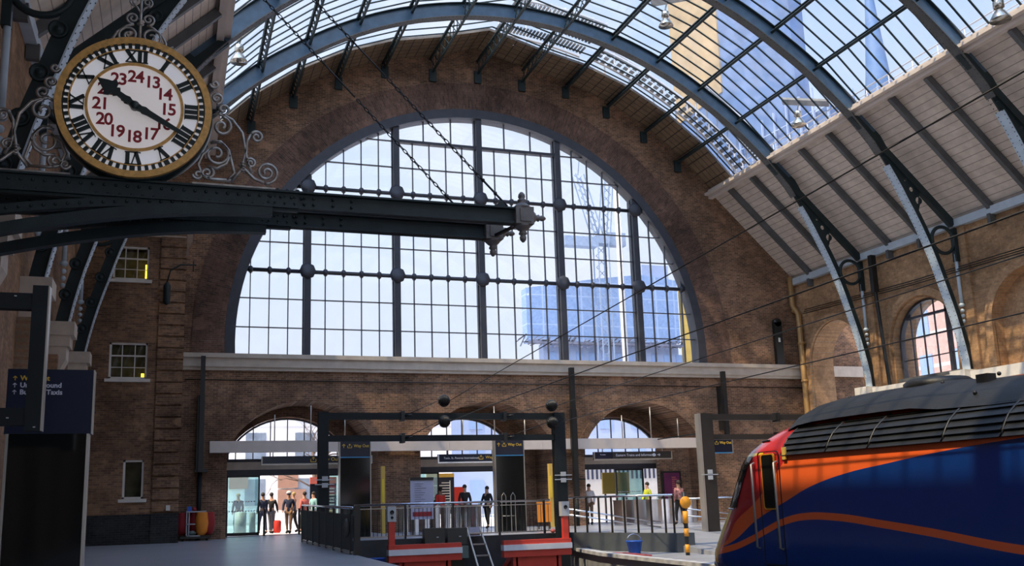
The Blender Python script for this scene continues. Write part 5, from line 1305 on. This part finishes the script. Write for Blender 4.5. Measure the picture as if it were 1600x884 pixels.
person(-6.5, 5.0, 'person in a pale teal shirt at the right edge of the left doorway', 'c_teal', 'c_grey', face=2.)
person(-9.75, 5.2, 'fair-haired person in dark clothes behind the left glass door', 'c_navy', 'jean', hair='hairb', face=.2)
person(-2.35, 1.2, 'person in a long red coat at the middle archway gates', 'c_red', 'c_black', face=1.4, stride=.3)
person(-1.85, .6, 'person in a red jacket with dark hair beside the navy map board', 'c_red', 'c_grey', face=.3, skin='skin2')
person(-.85, .4, 'person in a dark jacket and brown trousers at the middle archway', 'c_black', 'c_brown', face=2.9, h=1.8)
person(.2, .6, 'person in black leaning forward just left of the middle totem', 'c_black', 'c_black', face=2.2)
person(-2.75, -.9, 'person in a white hat and white top left of the red coat', 'c_white', 'c_brown', hat='c_white', face=.7)
person(5.0, .8, 'person in a pale grey top in the right archway, left of the white post', 'c_white', 'c_brown', face=2.6)
person(7.15, -.6, 'person in a high visibility vest at the right archway gates', 'c_yel', 'c_black', face=1.6)
person(7.0, -3.6, 'person in a patterned shirt and black trousers by the ramp railing end', 'c_pat', 'c_black', face=.2, skin='skin2')
person(9.9, -1.0, 'person in a white top with arm raised right of the purple poster', 'c_white', 'c_white', face=2.3)

# ================================================================== OUTSIDE
def outside():
    m = MB(); m.box(-60, 90, 2.6, 100, -.3, -.02); struct(m.build('floor_street', 'street'))
    o = thing('street_building', 'pale stone street building with brown panels seen through the left doorway', 'building', (-12, 26, 0), 'street buildings')
    m = MB(); m.box(-30, 6, 26, 34, -.02, 9.3); m.build('walls', 'facade', o)
    for i in range(9):
        for z in (1.2, 4.2, 6.8):
            x = -24+i*3.2; w = MB(); w.box(x, x+1.3, 25.93, 26, z, z+1.7); w.build('window', 'facwin', o)
    for x, z, w_, h in ((-9.0, 2.3, 1.2, .9), (-5.9, 2.3, 1.3, 1.0), (-5.9, .9, 1.8, 1.3)): b = MB(); b.box(x, x+w_, 25.85, 25.93, z, z+h); b.build('shop_panel', 'brownp', o)
    o = thing('street_building', 'blue-white street building seen through the middle doorway and fanlights', 'building', (14, 30, 0), 'street buildings')
    m = MB(); m.box(6.5, 42, 38, 44, -.02, 11.0); m.build('walls', 'palebl', o)
    for i in range(12):
        for z in (1.0, 4.0, 7.0): x = 8+i*3; w = MB(); w.box(x, x+1.2, 37.93, 38, z, z+1.8); w.build('window', 'paleblw', o)
    # slatted screen and white mast beyond the right doorway
    o = thing('slatted_screen', 'grey building screen with vertical slots beyond the right doorway', 'screen', (12, 14, 0)); m = MB(); m.box(6, 18, 14, 14.3, -.02, 3.6); m.build('panel', 'lgrey', o); m = MB()
    for i in range(40): m.box(6.2+i*.29, 6.32+i*.29, 13.96, 14, 2.2, 3.4)
    m.build('slots', 'c_navy', o)['kind'] = 'stuff'
    m = MB(); m.cyl((6.25, 4.3, -.02), (6.25, 4.3, 5.5), .16, n=14); o = m.build('street_mast', 'white'); tag(o, 'thick white mast standing outside the right doorway', 'mast')
    m = MB(); m.box(6.9, 8.3, 3.4, 3.5, 1.3, 2.3); o = m.build('shop_sign', 'ochre'); tag(o, 'bright yellow panel outside the right doorway', 'panel'); m = MB(); m.box(7.0, 7.06, 3.4, 3.5, -.02, 1.3); m.box(8.1, 8.16, 3.4, 3.5, -.02, 1.3); m.build('leg', 'iron_black', o)
    # map board and shop kiosk outside the middle doorway
    o = thing('map_board', 'navy destination board with white lines outside the middle doorway', 'sign board', (-.9, 4.2, 0), 'street boards'); m = MB(); m.box(-1.45, -.2, 4.2, 4.3, .6, 2.25); m.build('face', 'navy2', o); m = MB(); m.box(-1.5, -.2, 4.18, 4.3, 2.25, 2.42); m.build('header', 'ochre', o); m = MB(); m.box(-.42, -.38, 4.19, 4.2, .8, 2.1)
    for i in range(10): L_ = random.uniform(.35, .85); m.box(-.42-L_, -.42, 4.19, 4.2, 1.98-i*.12, 2.02-i*.12)
    m.build('lines', 'white', o)['kind'] = 'stuff'; m = MB(); m.box(-1.4, -1.34, 4.22, 4.28, -.02, .6); m.box(-.3, -.24, 4.22, 4.28, -.02, .6); m.build('leg', 'iron_black', o)
    m = MB(); m.box(-.2, .35, 4.2, 4.3, .6, 1.8); m.build('red_panel', 'c_red', o)
    o = thing('kiosk', 'small red and pale blue kiosk front outside the middle doorway', 'kiosk', (-2.4, 5.0, 0), 'street boards'); m = MB(); m.box(-3.3, -1.6, 5.0, 6.5, -.02, 2.3); m.build('cabin', 'c_red', o); m = MB(); m.box(-3.2, -1.7, 4.96, 5.0, 1.6, 2.15); m.build('goods_display', 'c_pat', o); m = MB(); m.box(-3.2, -1.7, 4.96, 5.0, .95, 1.5); m.build('blue_panel', 'palebl', o)
    o = thing('map_board', 'navy board with white lines at the right edge of the left doorway', 'sign board', (-5.6, 5.5, 0), 'street boards'); m = MB(); m.box(-6.6, -5.4, 5.5, 5.6, .5, 2.1); m.build('face', 'navy2', o); m = MB()
    for i in range(8): L_ = random.uniform(.3, .6); m.box(-5.5-L_, -5.5, 5.49, 5.5, 1.85-i*.14, 1.9-i*.14)
    m.build('lines', 'white', o)['kind'] = 'stuff'; m = MB(); m.box(-6.6, -5.4, 5.48, 5.6, 2.1, 2.4); m.build('header', 'c_pink', o); m = MB(); m.box(-6.5, -6.44, 5.52, 5.58, -.02, .5); m.box(-5.6, -5.54, 5.52, 5.58, -.02, .5); m.build('leg', 'iron_black', o)
    m = MB(); m.lathe([(.25, 0), (.25, .95), (.1, 1.0)], (-9.7, 4.4, -.02), 'z', 14); o = m.build('litter_bin', 'white'); tag(o, 'white litter bin behind the left glass door', 'bin')
    m = MB(); m.lathe([(.14, 0), (.14, .9), (.1, .95)], (-9.1, 5.6, -.02), 'z', 12); o = m.build('bollard', 'lgrey'); tag(o, 'grey bollard outside the left doorway', 'bollard')
    # bare street tree
    o = thing('street_tree', 'bare-branched street tree outside the left doorway', 'tree', (-5.5, 12, 0)); m = MB(); m.tube([(-5.5, 12, -.02), (-5.45, 12, 2.2), (-5.6, 12, 4)], [.16, .13, .08], 8); m.build('trunk', 'bark', o)
    m = MB(); random.seed(3)
    def br(p, d, L_, r, n):
        q = p+d*L_; m.tube([p, (p+q)/2+Vector((random.uniform(-.1, .1), 0, random.uniform(-.1, .1)))*L_, q], [r, r*.8, r*.6], 5)
        if n:
            for _ in range(3): br(p+d*L_*random.uniform(.5, 1), (d+Vector((random.uniform(-.9, .9), random.uniform(-.5, .5), random.uniform(-.6, .5)))).normalized(), L_*.66, r*.55, n-1)
    for k in range(7): br(Vector((-5.5, 12, 2+k*.3)), Vector((random.uniform(-1, 1), random.uniform(-.4, .4), random.uniform(.0, .7))).normalized(), 1.7, .05, 3)
    m.build('branches', 'bark', o)
    # scaffolded block with crane beyond the great window
    o = thing('scaffolded_building', 'tall block wrapped in pale blue scaffold netting beyond the great window', 'building', (34, 60, 0))
    m = MB(); m.prism([(24.9, 18.4), (44.2, 18.8), (44.2, 26.3), (39.4, 26.8), (34, 26.1), (24.9, 24.6)], 60, 61.5, 'xz'); m.build('netting', 'scaffnet', o)
    m = MB(); m.box(27.0, 44.2, 60.6, 62, -.02, 18.4); m.build('walls', 'palebl', o)
    for i in range(11):
        for z in (13.0, 16.4) : x = 27.8+i*1.6; w = MB(); w.box(x, x+.8, 60.5, 60.6, z, z+1.6 if z < 15 else z+1.0); w.build('window', 'paleblw', o)
    m = MB(); m.box(40, 43.5, 60.6, 61.5, 26.2, 28.2); m.build('roof_cabin', 'palebl', o)
    m = MB()
    random.seed(5)
    for i in range(90):
        x = 23.4+i*.235; m.bar((x, 59.6, 18.3+random.uniform(-.5, .3)), (min(44.2, x+random.uniform(.2, 1.3)), 59.6, 18.4+random.uniform(-.2, .9)), .12, .12)
    m.box(25, 44.2, 59.5, 60.2, 18.2, 18.45); m.build('scaffold_fringe', 'debris', o)
    m = MB(); m.box(44.9, 58, 60.1, 61.0, -.02, 34); o = m.build('yellow_building', 'ochre'); tag(o, 'bright yellow wall at the right edge of the great window', 'building')
    o = thing('tower_crane', 'pale tower crane with raised jibs beyond the great window', 'crane', (33.5, 56, 0))
    def lattice(m, a, b, w, n):
        a = Vector(a); b = Vector(b); d = b-a; s1 = Vector((w/2, 0, 0)); s2 = Vector((0, w/2, 0))
        if abs(d.normalized().x) > .5: s1 = Vector((0, 0, w/2))
        for p in (s1+s2, s1-s2, -s1+s2, -s1-s2): m.bar(a+p, b+p, .12, .12)
        for i in range(n):
            p = a+d*(i/n); q = a+d*((i+1)/n)
            m.bar(p+s1, q-s1, .07, .07); m.bar(p-s1, q+s1, .07, .07)
    m = MB(); lattice(m, (32.6, 56, -.02), (32.6, 56, 29.0), 1.3, 22); m.build('mast', 'craneb', o)
    m = MB(); m.box(31.9, 33.4, 55.3, 56.7, 29, 30.0); m.box(28.0, 32, 55.4, 56.6, 28.6, 29.7); m.box(33.4, 35.5, 55.5, 56.5, 28.9, 30.4); m.build('slewing_platform', 'craneb', o)
    m = MB(); lattice(m, (32.2, 56, 30), (30.2, 56, 37), 1.0, 8); lattice(m, (33.1, 56, 30), (34.6, 56, 44), 1.0, 14); m.build('jib', 'craneb', o)
    m = MB(); m.tube([(30.2, 56, 37), (31.4, 56, 47)], .05, 5); m.tube([(34.6, 56, 44), (32.0, 56, 52)], .05, 5); m.build('cable', 'craneb', o)
    m = MB(); m.cyl((33.9, 54, -.02), (33.9, 54, 37), .32, n=10); o = m.build('column_mast', 'stone_w'); tag(o, 'slim cream hoist mast in front of the scaffold netting', 'mast')
    # spire and tower seen through the right side of the roof
    o = thing('clock_tower', 'slender blue spire seen through the right side of the glass roof', 'spire', (60, 41, 0))
    m = MB(); m.box(58, 62, 39, 43.2, -.02, 40); m.box(57.6, 62.4, 38.6, 43.6, 39, 40); m.build('tower', 'spire', o)
    m = MB(); m.lathe([(2.0, 40), (1.25, 46), (.7, 52), (.25, 58), (.04, 64)], (60, 41, 0), 'z', 8)
    for dx in (-1.9, 1.9):
        for dy in (-1.9, 1.9): m.lathe([(.3, 40), (.3, 42), (.02, 45)], (60+dx, 41+dy, 0), 'z', 6)
    m.build('spire_roof', 'spire', o)
    o = thing('stone_tower', 'large blue-grey stepped tower seen through the glass roof at upper right', 'building', (66, 60, 0))
    m = MB(); m.box(60, 62, 49.5, 84, -.02, 46); m.box(60, 62, 55, 84, 46, 90); m.build('walls', 'tower_b', o)
    m = MB(); m.box(59.8, 60, 71, 84, 57, 84); m.build('golden_face', 'tower_y', o)
    m = MB()
    for k in range(9): m.bar((59.6, 49+k*2.6, 40), (59.6, 49+k*2.6, 49), .25, .2); m.bar((59.6, 49, 40+k), (59.6, 70, 41+k), .12, .12) if k % 3 == 0 else None
    m.build('pilasters', 'palebl', o)
    # red station building beyond the west wall
    o = thing('red_building', 'red brick station building seen through the side window', 'building', (50, -2, 0)); m = MB(); m.box(44, 54, -30, 36, -.02, 19.5); m.build('walls', 'redbrick', o)
    for i in range(18):
        for z in (9.5, 13, 16): y = -28+i*3.5; w = MB(); w.box(43.9, 44, y, y+1.3, z, z+2.0); w.build('window', 'paleblw', o)
    # roof walkways outside the glass
    def walkway(y0, y1, th0, th1, lab, k):
        o = thing('roof_walkway', lab, 'walkway', (0, y0, 20), 'roof walkways')
        n = 26; pts = [pol(th0+(th1-th0)*i/n, 15.35+.6) for i in range(n+1)]
        m = MB()
        for yy in (y0, y1):
            for (x, z), (x2, z2) in zip(pts, pts[1:]): m.bar((x, yy, z), (x2, yy, z2), .08, .12, (0, 1, 0))
        m.build('stringer', 'white', o)
        m = MB()
        for i, (x, z) in enumerate(pts[:-1]):
            x2, z2 = pts[i+1]; m.bar((x+(x2-x)*.3, (y0+y1)/2, z+(z2-z)*.3), (x+(x2-x)*.9, (y0+y1)/2, z+(z2-z)*.9), abs(y1-y0), .03, (0, 1, 0)) if 0 else None
            for q in range(3):
                yy = y0+(y1-y0)*(q+.25)/3; yz = y0+(y1-y0)*(q+.85)/3
                m.bar((x+(x2-x)*.15, (yy+yz)/2, z+(z2-z)*.15), (x+(x2-x)*.75, (yy+yz)/2, z+(z2-z)*.75), .05, abs(yz-yy), (0, 1, 0))
        m.build('grating', 'pv', o)
        m = MB()
        for i in range(0, n, 4): x, z = pts[i]; m.bar((x, y0, z-.45), (x, y0, z+.9), .05, .05); m.bar((x, y1, z-.45), (x, y1, z+.1), .05, .05)
        for (x, z), (x2, z2) in zip(pts, pts[1:]): m.bar((x, y0, z+.9), (x2, y0, z2+.9), .04, .04)
        m.build('handrail', 'white', o)
    walkway(-1.9, -2.9, 41, 72, 'pale stair walkway on the glass near the end wall, right of the ridge', 0)
    walkway(-3.5, -4.6, 41, 56, 'second pale stair walkway low on the right side of the glass roof', 1)
    walkway(-1.7, -4.7, 74, 89, 'wide grating walkway just right of the roof ridge by the end wall', 2)
    # maintenance handrail along the gutter
    m = MB()
    for sg in (1,):
        m.tube([(12.1, 0, 16.2), (12.1, -48, 16.2)], .03, 5); m.tube([(12.1, 0, 15.95), (12.1, -48, 15.95)], .02, 5)
        for k in range(40): m.tube([(12.1, -1.2*k, 15.2), (12.1, -1.2*k, 16.2)], .02, 5)
    o = m.build('gutter_handrail', 'white'); tag(o, 'thin white handrail running along the outside of the right gutter', 'handrail')
outside()
